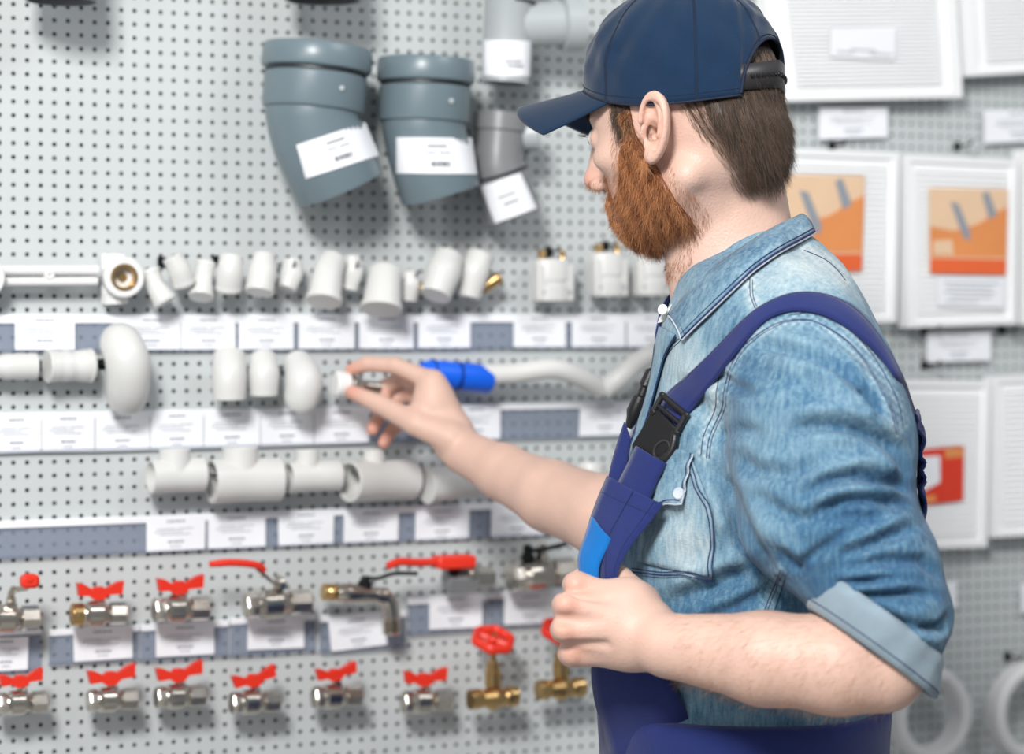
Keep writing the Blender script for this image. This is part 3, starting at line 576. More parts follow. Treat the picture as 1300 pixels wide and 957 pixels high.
# ================================================================== vent grilles
def grille(label, corners, off=.03, th=.018, margin=.09, nsl=22, grp='white vent grilles on the right of the wall'):
    Q = [W(x, y, off) for x, y in corners]; t = WT('vent_grille', label, 'vent grille', grp, sum(Q)/4)
    m = M(); slab(m, Q, 0, 1, 0, 1, 0, th); mu, mv = margin, margin*.8
    slab(m, Q, 0, mu*.55, 0, 1, -.004, 0); slab(m, Q, 1-mu*.55, 1, 0, 1, -.004, 0); slab(m, Q, mu*.55, 1-mu*.55, 0, mv*.55, -.004, 0); slab(m, Q, mu*.55, 1-mu*.55, 1-mv*.55, 1, -.004, 0)
    t.part('frame', m, MT['grille'], smooth=False)
    m = M(); V = []
    for i in range(nsl):
        v0 = mv+(1-2*mv)*i/nsl; v1 = mv+(1-2*mv)*(i+.8)/nsl
        P8 = [bil(Q, mu, v0, -.0005), bil(Q, 1-mu, v0, -.0005), bil(Q, 1-mu, v1, -.0045), bil(Q, mu, v1, -.0045), bil(Q, mu, v1, -.0005), bil(Q, 1-mu, v1, -.0005)]
        m.add(P8, [(0, 1, 2, 3), (3, 2, 5, 4), (0, 3, 4), (1, 5, 2)])
    t.part('louvres', m, MT['grille'], smooth=False)
    return t, Q
def quadprint(t, Q3, uv, y0, material, name, parent=None, label=None, off=None, th=.0004):
    m = M(); pts = [bil(Q3, u, v, y0) for u, v in uv]; m.prism(pts, (0, 1, 0), th); return t.part(name, m, MT[material], parent, smooth=False, label=label)
t, Q = grille('largest white louvred vent grille with clear sticker, right above the cap strap', [(962, -60), (1209, -60), (1220, 124), (985, 129)], nsl=30, margin=.11)
Q2 = [W(x, y, .037) for x, y in ((1055, 34), (1138, 36), (1137, 76), (1054, 72))]; s = quadprint(t, Q2, [(0, 0), (1, 0), (1, 1), (0, 1)], 0, 'paper', 'sticker', label='white sticker')
m = M(); [slab(m, Q2, a, b, c, c+.05, -.0003, 0) for a, b, c in ((.1, .35, .8), (.3, .7, .72), (.6, .95, .82))]; t.part('printed_text', m, MT['ink'], s, smooth=False)
grille('white louvred vent grille cut by the top right corner', [(1215, -60), (1440, -60), (1450, 84), (1224, 97)], nsl=24, margin=.12)
def pic_card(t, pc, tanv):
    Q2 = [W(x, y, .037) for x, y in pc]
    s = quadprint(t, Q2, [(0, 0), (1, 0), (1, 1), (0, 1)], 0, 'tan', 'picture_card', label='tan and orange printed picture card')
    bl = lambda uv, mt, d=-.0003: quadprint(t, Q2, uv, d, mt, 'print', s)
    bl([(.0, .45), (.3, .50), (.6, .42), (1, .2), (1, .80), (0, .80)], 'orange')
    bl([(.0, .82), (1, .82), (1, 1), (0, 1)], 'orange2', -.0005)
    bl([(.75, .30), (.99, .22), (.99, .60), (.72, .66), (.66, .48)], 'orange', -.0006)
    bl([(.26, .16), (.36, .18), (.52, .52), (.50, .62), (.42, .56)], 'greyprint', -.0007)
    bl([(.66, .06), (.74, .03), (.86, .30), (.76, .36)], 'greyprint', -.0007)
    bl([(.04, .62), (.28, .60), (.30, .78), (.04, .78)], 'tan', -.0008)
    return s
t, Q = grille('white louvred grille with orange picture card, right behind the neck', [(975, 187), (1140, 194), (1136, 409), (978, 413)], nsl=26); pic_card(t, [(985, 221), (1098, 223), (1094, 344), (984, 346)], 0)
t, Q = grille('white louvred grille with orange picture card on a black hook, right of the other', [(1147, 196), (1291, 203), (1288, 411), (1150, 416)], nsl=26); s = pic_card(t, [(1180, 238), (1280, 240), (1277, 349), (1181, 347)], 0)
Q2 = [W(x, y, .037) for x, y in ((1189, 350), (1277, 352), (1275, 391), (1190, 389))]; s = quadprint(t, Q2, [(0, 0), (1, 0), (1, 1), (0, 1)], 0, 'paper', 'info_card', label='white information card')
m = M(); [slab(m, Q2, a, b, c, c+.04, -.0003, 0) for a, b, c in ((.1, .9, .2), (.15, .8, .35), (.1, .85, .5), (.2, .8, .65), (.12, .6, .8))]; t.part('printed_text', m, MT['ink'], s, smooth=False)
grille('white grille sliver at the right photo edge beside the orange cards', [(1296, 190), (1440, 195), (1436, 405), (1296, 412)], nsl=26)
t, Q = grille('white louvred grille with red picture card behind the back of the shirt', [(1096, 481), (1256, 483), (1251, 694), (1100, 699)], nsl=24)
Q2 = [W(x, y, .037) for x, y in ((1142, 573), (1224, 566), (1223, 635), (1144, 645))]; s = quadprint(t, Q2, [(0, 0), (1, 0), (1, 1), (0, 1)], 0, 'redprint', 'picture_card', label='red printed picture card')
quadprint(t, Q2, [(.12, .12), (.62, .14), (.62, .62), (.25, .80), (.12, .80)], -.0004, 'paper', 'print', s, label='white panel shape')
quadprint(t, Q2, [(.70, .02), (.99, .02), (.99, .20), (.70, .20)], -.0004, 'orange', 'print', s, label='orange corner')
quadprint(t, Q2, [(.05, .84), (.55, .84), (.55, .97), (.05, .97)], -.0004, 'orange', 'print', s, label='orange lower band')
grille('white louvred grille cut by the right photo edge, lower right', [(1260, 478), (1400, 472), (1400, 674), (1257, 682)], nsl=24)
for px, py, l in ((1214, 186, 'holding the rightmost orange pictured grille'), (1055, 186, 'above the orange pictured grille by the neck'), (1173, 463, 'at lower left of the card between grilles'), (1173, 419, 'at upper left of the card between grilles'), (1271, 419, 'at upper right of the card between grilles'), (1278, 833, 'above the white hose coil at lower right')):
    k = mpp(px, .03); hook(px, py, .035, l, True)
# white hose coils
for cx, cy, r, l in ((1300, 900, 56, 'coil of white hose at the lower right photo edge'), (1172, 905, 52, 'coil of white hose mostly behind the denim elbow')):
    k = mpp(cx, .035); c = W(cx, cy, .035); t = WT('hose_coil', l, 'hose coil', 'white hose coils at the bottom right', c); pts = []
    for i in range(97):
        a = 2*math.pi*i/32+1.2; rr = r*k*(1-.02*i/96*3); pts.append(c+np.array([rr*math.cos(a), -.012+.010*(i/96*3-1.5), rr*math.sin(a)]))
    m = M(); m.tube(pts, 8.5*k, seg=12); t.part('hose', m, MT['white'])
    m = M(); m.tube([c+(0, -.03, (r-10)*k), c+(0, -.03, (r+10)*k), c+(0, .01, (r+10)*k), c+(0, .01, (r-10)*k), c+(0, -.03, (r-10)*k)], .0022, seg=8); t.part('tie', m, MT['greypipe_l'])
# ================================================================== implicit surfaces
def surfnet(sdf, lo, hi, h, ch=24, smooth=1):
    lo = np.array(lo, float); n = np.ceil((np.array(hi)-lo)/(h*ch)).astype(int)
    G = n*ch+2
    ci = np.stack(np.meshgrid(*[np.arange(k) for k in n], indexing='ij'), -1).reshape(-1, 3)
    cc = lo+(ci+.5)*ch*h; d = sdf(cc); act = ci[np.abs(d) < ch*h*.87*1.1+.006]
    ax = np.arange(ch+1); off = np.stack(np.meshgrid(ax, ax, ax, indexing='ij'), -1).reshape(-1, 3)
    key = lambda c: (c[..., 0]*G[1]+c[..., 1])*G[2]+c[..., 2]
    cells = []; verts = []; quads = []
    E = [(0, 1), (2, 3), (4, 5), (6, 7), (0, 2), (1, 3), (4, 6), (5, 7), (0, 4), (1, 5), (2, 6), (3, 7)]
    CO = np.array([(a, b, c) for a in (0, 1) for b in (0, 1) for c in (0, 1)])
    for c0 in act:
        g = sdf(lo+(c0*ch+off)*h).reshape(ch+1, ch+1, ch+1); ins = g < 0
        if ins.all() or not ins.any(): continue
        cor = [g[a:a+ch, b:b+ch, c:c+ch] for a, b, c in CO]; S = sum((x < 0).astype(int) for x in cor)
        m = (S > 0) & (S < 8); idx = np.argwhere(m)
        if len(idx):
            cv = np.stack([x[m] for x in cor], 1); ps = np.zeros((len(idx), 3)); cnt = np.zeros(len(idx))
            for a, b in E:
                va, vb = cv[:, a], cv[:, b]; k = (va < 0) != (vb < 0); t = np.where(k, va/np.where(k, va-vb, 1), 0)
                ps += k[:, None]*(CO[a]+t[:, None]*(CO[b]-CO[a])); cnt += k
            cells.append(key(c0*ch+idx+1)); verts.append(lo+(c0*ch+idx+ps/cnt[:, None])*h)
        for a in range(3):
            s0 = [slice(0, ch)]*3; s1 = [slice(0, ch)]*3; s1[a] = slice(1, ch+1)
            A, B = ins[tuple(s0)], ins[tuple(s1)]; e = np.argwhere(A != B)
            if not len(e): continue
            fl = A[tuple(e.T)]; u = np.zeros(3, int); v = np.zeros(3, int); u[(a+1) % 3] = 1; v[(a+2) % 3] = 1
            b0 = c0*ch+e+1; q = np.stack([key(b0-u-v), key(b0-v), key(b0), key(b0-u)], 1); q[~fl] = q[~fl][:, ::-1]; quads.append(q)
    cells = np.concatenate(cells); verts = np.concatenate(verts); quads = np.concatenate(quads)
    o = np.argsort(cells); cells = cells[o]; verts = verts[o]
    i = np.clip(np.searchsorted(cells, quads), 0, len(cells)-1); ok = (cells[i] == quads).all(1); F = i[ok]
    for _ in range(smooth): verts = lap(verts, F, .5)
    return verts, F
def lap(V, F, f):
    s = np.zeros_like(V); c = np.zeros(len(V))
    for a in range(4):
        b = (a+1) % 4
        for x in range(3): s[:, x] += np.bincount(F[:, a], V[F[:, b], x], len(V))
        c += np.bincount(F[:, a], minlength=len(V))
        for x in range(3): s[:, x] += np.bincount(F[:, b], V[F[:, a], x], len(V))
        c += np.bincount(F[:, b], minlength=len(V))
    return V+(s/np.maximum(c, 1)[:, None]-V)*f
def vnormals(V, F):
    n = np.cross(V[F[:, 2]]-V[F[:, 0]], V[F[:, 3]]-V[F[:, 1]]); N = np.zeros_like(V)
    for a in range(4):
        for x in range(3): N[:, x] += np.bincount(F[:, a], n[:, x], len(V))
    return N/(np.linalg.norm(N, axis=1)[:, None]+1e-12)
def mesh_np(name, V, F, material, parent, origin=(0, 0, 0), attrs=None):
    me = bpy.data.meshes.new(name); V = np.asarray(V)-np.array(origin); F = np.asarray(F); k = F.shape[1]
    me.vertices.add(len(V)); me.vertices.foreach_set('co', V.astype(np.float32).ravel())
    me.loops.add(F.size); me.loops.foreach_set('vertex_index', F.astype(np.int32).ravel())
    me.polygons.add(len(F)); me.polygons.foreach_set('loop_start', np.arange(0, F.size, k, dtype=np.int32)); me.polygons.foreach_set('loop_total', np.full(len(F), k, np.int32))
    me.update(); me.validate(); me.materials.append(material); me.shade_smooth()
    for an, av in (attrs or {}).items():
        a = me.attributes.new(an, 'FLOAT', 'POINT'); a.data.foreach_set('value', av.astype(np.float32))
    o = bpy.data.objects.new(name, me); COL.objects.link(o)
    if parent: o.parent = parent
    return o
def smin(a, b, k):
    h = np.clip(.5+.5*(b-a)/k, 0, 1); return b+(a-b)*h-k*h*(1-h)
def smax(a, b, k): return -smin(-a, -b, k)
def caps(p, a, b, ra, rb=None):
    rb = ra if rb is None else rb; a = np.array(a, float); ba = np.array(b, float)-a
    h = np.clip(((p-a)@ba)/np.dot(ba, ba), 0, 1); return np.linalg.norm(p-a-h[:, None]*ba, axis=1)-(ra+(rb-ra)*h)
def chain(p, pts, rs, k=.004):
    d = None
    for i in range(len(pts)-1):
        e = caps(p, pts[i], pts[i+1], rs[i], rs[i+1]); d = e if d is None else smin(d, e, k)
    return d
def ell(p, c, r, Rm=None):
    q = p-np.array(c, float)
    if Rm is not None: q = q@Rm.T
    r = np.array(r, float); k0 = np.linalg.norm(q/r, axis=1); k1 = np.linalg.norm(q/r**2, axis=1)+1e-9
    return k0*(k0-1)/k1
# ------------------------------------------------------------------ head frame
AL, PT = R(30), R(8)
Fv0 = np.array([-math.cos(AL), math.sin(AL), 0]); Lv = np.array([-math.sin(AL), -math.cos(AL), 0]); Z = np.array([0, 0, 1.0])
HF = math.cos(PT)*Fv0-math.sin(PT)*Z; HU = math.cos(PT)*Z+math.sin(PT)*Fv0; HO = P(872, 168, 2.33)
HM = np.stack([HF, Lv, HU])                      # world -> (forward, left, up)
def H(f, l, u): return HO+f*HF+l*Lv+u*HU
def rotm(a, b, c):                                # rows from euler, for ell
    return np.array(Matrix.Rotation(c, 3, 'Z') @ Matrix.Rotation(b, 3, 'Y') @ Matrix.Rotation(a, 3, 'X'))
_t = R(14); EN = np.array([math.sin(_t), math.cos(_t), 0]); _b = R(12)
EU = np.array([-math.sin(_b)*math.cos(_t), math.sin(_b)*math.sin(_t), math.cos(_b)]); EW = np.cross(EN, EU)
EC = np.array([-.006, .0800, -.001])
def ear(q):
    d = None; C_ = None
    for s in (1, -1):
        qq = q*np.array([1, s, 1]); e = (qq-EC)@np.stack([EW, EN, EU]).T          # w(forward), n(out), u(up)
        w_ = e[:, 0]; n_ = e[:, 1]; u_ = e[:, 2]
        wid = .0168*(1+.10*np.clip(u_/.03, -1, 1)); k0 = np.sqrt((w_/wid)**2+(u_/.0320)**2)
        plate = np.maximum((k0-1)*.014, np.abs(n_+.001+.003*(1-np.clip(k0, 0, 1)))-.0022)
        rim = np.sqrt(((k0-.90)*.0185)**2+(n_-.0040)**2)-.0029; rim = np.where((w_ > .004) & (u_ < .004), rim+.004*np.clip((.004-u_)/.006, 0, 1), rim)
        anti = np.abs(np.sqrt(((w_-.004)/.0100)**2+((u_-.004)/.0205)**2)-1)*.010; anti = np.sqrt(anti**2+(n_-.0012)**2)-.0020; anti = np.where((w_ > .001) | (u_ < -.010), anti+.004*np.clip(np.maximum(w_-.001, -.010-u_)/.003, 0, 1.5), anti)
        lobe = ell(e, (.0045, .000, -.0275), (.0070, .0040, .0080)); trag = ell(e, (.0125, .002, -.006), (.0038, .0035, .0055))
        conch = ell(e, (.0055, .0030, -.005), (.0078, .0100, .0120))
        back = caps(e, (.005, -.014, .014), (.005, -.014, -.014), .008, .007)
        x = smin(plate, rim, .003); x = smin(x, anti, .0025); x = smin(x, lobe, .004); x = smin(x, back, .008); x = smin(x, trag, .003)
        can = ell(e, (.0075, -.010, -.0065), (.0050, .0140, .0060)); fos = ell(e, (.0050, .0030, .0150), (.0050, .0055, .0075)); x = smax(x, -fos, .003)
        cc = np.minimum(conch, can); C_ = cc if C_ is None else np.minimum(C_, cc)
        d = x if d is None else np.minimum(d, x)
    return d, C_
def head(q, face=True):
    d = ell(q, (-.003, 0, .040), (.090, .0725, .084))
    d = smin(d, ell(q, (.030, 0, -.005), (.060, .059, .082)), .03)
    d = smin(d, ell(q, (.016, 0, -.060), (.058, .051, .042)), .022)
    d = smin(d, caps(q, (-.018, .050, -.048), (.050, .026, -.084), .014, .014), .018); d = smin(d, caps(q, (-.018, -.050, -.048), (.050, -.026, -.084), .014, .014), .018)
    d = smin(d, ell(q, (.057, 0, -.083), (.016, .022, .017)), .02)
    d = smin(d, ell(q, (-.048, 0, -.015), (.040, .050, .05)), .03)
    if not face: return d
    for s in (1, -1):
        d = smin(d, ell(q, (.056, .043*s, -.016), (.024, .016, .014)), .014)
        d = smin(d, caps(q, (.086, .010*s, .026), (.070, .046*s, .026), .0065, .006), .010)
        d = smax(d, -ell(q, (.093, .032*s, .006), (.016, .017, .012)), .010)
        d = smin(d, ell(q, (.0745, .032*s, .005), (.0130, .0145, .0125)), .004)
        d = smin(d, ell(q, (.0965, .0115*s, -.0355), (.0095, .0052, .0065)), .005)
    d = smin(d, caps(q, (.086, 0, .014), (.107, 0, -.024), .0060, .0075), .008)
    d = smin(d, ell(q, (.090, 0, -.014), (.0150, .0105, .0290)), .008)
    d = smin(d, ell(q, (.1075, 0, -.0300), (.0085, .0078, .0075)), .007)
    d = smin(d, ell(q, (.064, 0, -.060), (.022, .026, .026)), .012)
    for s in (1, -1): d = smax(d, -ell(q, (.101, .006*s, -.041), (.004, .0025, .004)), .002)
    d = smin(d, caps(q, (.0815, -.012, -.060), (.0815, .012, -.060), .0055), .006)
    d = smin(d, caps(q, (.0795, -.010, -.0705), (.0795, .010, -.0705), .0060), .006)
    d = smax(d, -caps(q, (.0880, -.02, -.0655), (.0880, .02, -.0655), .0014), .002)
    e_, c_ = ear(q); return smax(smin(d, e_, .003), -c_, .003)
# ------------------------------------------------------------------ body
NK0, NK1 = P(922, 218, 2.345), P(950, 392, 2.345)
LW, RW = P(846, 818, 2.125), P(590, 574, 2.70)
def lhand(p):
    M_ = [P(735, 743, 2.165), P(722, 769, 2.138), P(720, 800, 2.138), P(729, 830, 2.155)]
    d = caps(p, P(852, 820, 2.130), P(836, 815, 2.135), .0285, .027)
    for m_, r in zip(M_, (.0125, .0130, .0130, .0120)): d = smin(d, caps(p, P(826, 800, 2.150)+(m_-M_[1])*.25, m_, .0200, r), .012)
    d = smin(d, caps(p, P(800, 762, 2.160), P(800, 818, 2.155), .020, .020), .02)
    for i, m_ in enumerate(M_):
        dx = [1, 0, 0, 3][i]; a = m_+np.array([-.004, .004, 0]); b = P((m_[0]/m_[1]*FPX+CX)+dx-1, HY-(m_[2]-CZ)/m_[1]*FPX+1, m_[1]+.040); c_ = b+np.array([.026, .018, 0]); e = c_+np.array([.018, -.010, 0])
        f = chain(p, [a, b, c_, e], [.0112, .0100, .0092, .0080]); d = smin(d, f, .0045) if i == 0 else smin(d, f, .004)
        d = smin(d, ell(p, m_+np.array([-.003, -.006, .001]), (.0100, .0095, .0098)), .004)   # knuckle
    d = smin(d, chain(p, [P(815, 765, 2.170), P(785, 735, 2.200), P(757, 730, 2.215), P(737, 733, 2.215)], [.0165, .0125, .0110, .0085]), .008)
    for i in range(3):                            # tendon hollows between knuckles
        a = (M_[i]+M_[i+1])/2+np.array([0, -.013, 0]); d = smax(d, -caps(p, a+np.array([-.006, 0, 0]), a+np.array([.030, -.004, 0]), .0045, .0025), .007)
    return d
RHP = dict(
 index=([(549, 484, 2.725), (502, 464, 2.745), (466, 462, 2.760), (446, 469, 2.766)], [.0115, .0095, .0086, .0072]),
 middle=([(552, 492, 2.750), (512, 478, 2.783), (487, 492, 2.790), (489, 512, 2.785)], [.0115, .0095, .0088, .0075]),
 ring=([(556, 508, 2.772), (512, 500, 2.803), (484, 522, 2.797), (473, 545, 2.780)], [.0110, .0092, .0086, .0074]),
 pinky=([(562, 526, 2.785), (522, 528, 2.806), (498, 546, 2.797), (487, 562, 2.782)], [.0100, .0085, .0078, .0068]),
 thumb=([(572, 556, 2.695), (528, 538, 2.705), (484, 514, 2.735), (447, 498, 2.752)], [.0175, .0135, .0112, .0082]))
def rhand(p):
    d = caps(p, RW, P(578, 562, 2.708), .0245, .025)
    w_ = P(572, 548, 2.722)
    for k in ('index', 'middle', 'ring', 'pinky'):
        m_ = P(*RHP[k][0][0]); d = smin(d, caps(p, w_, m_, .020, .0125), .012)
    d = smin(d, ell(p, P(548, 515, 2.728), (.020, .024, .030)), .02)
    for k, (pt, rs) in RHP.items():
        d = smin(d, chain(p, [P(*x) for x in pt], rs, .003), .0065 if k == 'thumb' else .003)
    d = smin(d, caps(p, P(530, 530, 2.712), P(545, 495, 2.728), .010, .010), .012)     # web
    return d
BND = [(HO+HM.T@np.array([0, 0, 0]), .19), (P(770, 785, 2.17), .13), (P(520, 515, 2.74), .13)]
def body(p):
    out = np.full(len(p), 9.0)
    # always: neck, torso core, arms
    ntx = caps(p, NK0, NK1, .0535, .056); ntx = smin(ntx, caps(p, P(880, 300, 2.335), P(905, 375, 2.34), .030, .040), .03)
    t = ell(p, P(985, 590, 2.34), (.090, .120, .19)); t = smin(t, ell(p, P(965, 800, 2.34), (.09, .12, .14)), .05)
    d = smin(ntx, t, .05); d = smin(d, caps(p, P(960, 425, 2.34), P(1025, 490, 2.19), .045, .042), .04); d = smin(d, caps(p, P(960, 425, 2.34), P(960, 490, 2.48), .045, .042), .04)
    d = smin(d, chain(p, [P(1030, 490, 2.18), P(1106, 770, 2.09), P(1116, 842, 2.080)], [.042, .040, .037]), .02)
    fl = chain(p, [P(1120, 848, 2.078), P(1062, 843, 2.080), P(970, 836, 2.095), P(846, 819, 2.128)], [.0385, .0425, .0395, .0275], .01); d = smin(d, fl, .006)
    d = smin(d, chain(p, [P(955, 480, 2.50), P(835, 682, 2.52)], [.045, .042]), .02)
    d = smin(d, chain(p, [P(838, 682, 2.51), P(770, 656, 2.52), P(700, 630, 2.59), P(640, 600, 2.655), P(590, 574, 2.70)], [.043, .0425, .0375, .0300, .0245], .01), .008)
    # groups
    c, r = BND[0]; far = np.linalg.norm(p-c, axis=1)-r
    if far.min() < .05: d = smin(d, head((p-HO)@HM.T), .012)
    else: d = np.minimum(d, far)
    for (c, r), fn in ((BND[1], lhand), (BND[2], rhand)):
        far = np.linalg.norm(p-c, axis=1)-r
        d = smin(d, fn(p), .004) if far.min() < .05 else np.minimum(d, far)
    return d
PX = lambda V: (CX+V[:, 0]/V[:, 1]*FPX, HY-(V[:, 2]-CZ)/V[:, 1]*FPX)
person = empty('person', (0.23, 2.33, 0)); PO = np.array([0.23, 2.33, 0])
setp(person, 'bearded man in navy cap and rolled denim shirt reaching toward fittings on the pegboard', 'person')
def pm(name, V, F, material, parent=None, attrs=None, label=None):
    o = mesh_np(name, V, F, material, parent or person, PO, attrs)
    if label: o['label'] = label
    return o
def pmk(name, m, material, parent=None, angle=35, label=None, smooth=True):
    o = mk(name, [v-PO for v in m.V], m.F, material, parent or person, smooth, angle)
    if label: o['label'] = label
    return o
# skin with warmer patches from attributes
def skin_mat():
    m = mat('skin', srgb(216, 180, 164), 0.45, noise=0.07, nscale=45, bump=0.30, bscale=420, sss=0.08, spec=.4); nt = m.node_tree; b = nt.nodes['Principled BSDF']
    src = b.inputs['Base Color'].links[0].from_socket
    at = nt.nodes.new('ShaderNodeAttribute'); at.attribute_name = 'ruddy'; mx = nt.nodes.new('ShaderNodeMix'); mx.data_type = 'RGBA'
    nt.links.new(at.outputs['Fac'], mx.inputs[0]); nt.links.new(src, mx.inputs[6]); mx.inputs[7].default_value = srgb(206, 122, 98); nt.links.new(mx.outputs[2], b.inputs['Base Color'])
    return m
MT['skin'] = skin_mat()
V, F = surfnet(body, (-.24, 1.95, 1.02), (.52, 2.92, 1.86), .0018, 24, 1)
q = (V-HO)@HM.T; hd = np.exp(-((q[:, 0]-.108)**2+q[:, 1]**2+(q[:, 2]+.032)**2)/.015**2)*.55
earm = np.exp(-((np.abs(q[:, 1])-.084)/.012)**2)*np.clip(1-np.abs(q[:, 2])/.05, 0, 1)*np.clip(1-np.abs(q[:, 0]+.006)/.03, 0, 1)*.35
lips = np.exp(-((q[:, 0]-.086)/.012)**2-(q[:, 1]/.02)**2-((q[:, 2]+.066)/.010)**2)*.8
ruddy = np.maximum(np.maximum(hd, earm), lips)
for k in RHP: ruddy = np.maximum(ruddy, .55*np.exp(-np.sum((V-P(*RHP[k][0][3]))**2, 1)/.017**2))
for c in ((735, 743, 2.15), (722, 769, 2.123), (720, 800, 2.123), (729, 830, 2.14)): ruddy = np.maximum(ruddy, .35*np.exp(-np.sum((V-P(*c))**2, 1)/.014**2))
o = pm('body', V, F, MT['skin'], attrs={'ruddy': ruddy}); BV, BF = V, F
# nails
def nail(c, d, nrm, w_, l_):
    c = np.array(c); d = d/np.linalg.norm(d); nrm = nrm-np.dot(nrm, d)*d; nrm /= np.linalg.norm(nrm); s = np.cross(d, nrm); Vn = []; Fn = []
    for i in range(6):
        for j in range(6):
            a = (j/5-.5)*2; b = i/5; ww = w_*(1-.25*max(0, b-.6)/.4); Vn.append(c+d*(b-.5)*l_+s*a*ww+nrm*(-.35*w_*a*a))
    for i in range(5):
        for j in range(5): Fn.append((i*6+j, i*6+j+1, (i+1)*6+j+1, (i+1)*6+j))
    return Vn, Fn
# eyes
MT['eye'] = mat('eye_white', srgb(236, 232, 226), .15); MT['iris'] = mat('iris', srgb(70, 90, 100), .1)
for s in (1, -1):
    m = M(); c = H(.0775, .032*s, .006); m.lathe(c-HF*.0118, HF, [(0, .0001)]+[(.0118*(1-math.cos(a)), .0118*math.sin(a)) for a in np.linspace(.2, math.pi-.01, 14)], 20); e = pmk('eye', m, MT['eye'])
    m = M(); m.lathe(c+HF*.0102, HF, [(0, .0056), (.0010, .0050), (.0019, .002), (.002, .0002)], 18); pmk('iris', m, MT['iris'], e)
# ------------------------------------------------------------------ strands
def strands(name, roots, dirs, lens, rad, material, parent=None, segs=4, droop=None, label=None, curl=.25, bias=0.0):
    n = len(roots); tint = np.repeat(np.clip(rng.normal(.45, .24, n)+bias, 0, 1), (segs+1)*3); V = np.zeros((n, segs+1, 3, 3)); p = roots.copy(); d = dirs.copy()
    rnd = rng.normal(0, 1, (n, 3))
    for s in range(segs+1):
        t = s/segs; side = np.cross(d, np.array([.3, .5, .8])); side /= np.linalg.norm(side, axis=1)[:, None]+1e-9; up = np.cross(side, d); r = rad*(1-.75*t)
        for k in range(3):
            a = 2*math.pi*k/3; V[:, s, k] = p+(side*math.cos(a)+up*math.sin(a))*r
        p = p+d*(lens/segs)[:, None]; d = d+rnd*curl/segs+(droop if droop is not None else 0)/segs; d /= np.linalg.norm(d, axis=1)[:, None]
    base = (np.arange(n)*(segs+1)*3)[:, None, None]; Fq = []
    for s in range(segs):
        for k in range(3): Fq.append((s*3+k, s*3+(k+1) % 3, (s+1)*3+(k+1) % 3, (s+1)*3+k))
    F = (base+np.array(Fq)[None]).reshape(-1, 4)
    return pm(name, V.reshape(-1, 3), F, material, parent, {'tint': tint}, label)
def hairmat(name, c0, c1):
    m = bpy.data.materials.new(name); m.use_nodes = True; nt = m.node_tree; b = nt.nodes['Principled BSDF']; b.inputs['Roughness'].default_value = .42; b.inputs['Specular IOR Level'].default_value = .5
    n = nt.nodes.new('ShaderNodeAttribute'); n.attribute_name = 'tint'
    r = nt.nodes.new('ShaderNodeValToRGB'); r.color_ramp.elements[0].position = .1; r.color_ramp.elements[1].position = .95; r.color_ramp.elements[0].color = c0; r.color_ramp.elements[1].color = c1
    nt.links.new(n.outputs['Fac'], r.inputs[0]); nt.links.new(r.outputs[0], b.inputs['Base Color']); return m
MT['hair'] = hairmat('brown_hair', srgb(24, 17, 13), srgb(122, 96, 76)); MT['beard'] = hairmat('ginger_beard', srgb(104, 54, 26), srgb(226, 160, 108))
def sdm(q):     # soft masks in head space, >0 inside
    f, l, u = q[:, 0], np.abs(q[:, 1]), q[:, 2]
    nz = .0030*np.sin(170*f+90*l)+.002*np.sin(330*l); back = np.minimum((-.040-.48*(.030-u))-f, u+.052+nz); back = np.maximum(back, np.minimum(-.074-f, u+.062+nz))
    inop = np.minimum(.066-l-.0*u, .092-u); above = np.maximum(.024-u, np.minimum(inop, -.05-f))
    return np.minimum(back, above)
def beardmask(q):
    f, l, u = q[:, 0], np.abs(q[:, 1]), q[:, 2]
    # cheek line: from sideburn (f .018,u .00) falling to mouth corner (f .075,u -.052)
    top = np.interp(f, [.018, .041, .049, .058, .075, .1], [.012, -.010, -.030, -.048, -.056, -.058]); cheek = top-u
    burn = np.minimum(f-.0145-.0*(u), .036-f+np.clip(-u, 0, 1)*.9)
    rear = f-np.interp(-u, [-.04, .0, .03, .06, .09, .12], [.021, .0215, .011, -.004, -.010, .016])
    m1 = np.minimum(np.minimum(cheek, rear), u+.125)
    side = np.minimum(np.minimum(f-.0215, .036-f), np.minimum(u+.03, .022-u)); m1 = np.maximum(m1, side)
    mous = np.minimum(np.minimum(.030-l, f-.055), np.minimum(-.046-u, u+.0625)); m1 = np.maximum(m1, mous)
    lipm = .0065-np.sqrt(((u+.066)/1.0)**2+(np.maximum(l-.010, 0))**2); lipm = np.where(f > .083, lipm-.002, -1)
    return np.minimum(m1, -lipm)
def beardsdf(p):
    q = (p-HO)@HM.T; d = head(q, True); return smax(d-.0030, -beardmask(q)*.8, .004)
V, F = surfnet(lambda p: beardsdf(p), HO-.17, HO+.17, .0022, 20, 1)
bb = pm('beard', V, F, MT['beard'], label='short ginger beard')
N = vnormals(V, F); q = (V-HO)@HM.T; ok = (beardmask(q) > -.0035) & (head(q) > .001)
idx = rng.choice(np.flatnonzero(ok), 22000); q = (V[idx]-HO)@HM.T
ql = q.copy(); flow = np.stack([-.05-.25*(ql[:, 0] > .05), .0*ql[:, 0], -1+0*ql[:, 0]], 1)@HM
wv = V[idx]; cl = np.stack([np.sin(300*wv[:, 2]+140*wv[:, 0]), np.sin(260*wv[:, 0]-200*wv[:, 2]), 0*wv[:, 0]], 1)
d = flow*1.0+N[idx]*.40+rng.normal(0, .25, (len(idx), 3))+cl*.22; d /= np.linalg.norm(d, axis=1)[:, None]
ln = np.interp(-q[:, 2], [-.03, .03, .07, .11], [.008, .013, .016, .014])*rng.uniform(.5, 1.2, len(idx))*np.where(q[:, 0] > .06, .5, 1)
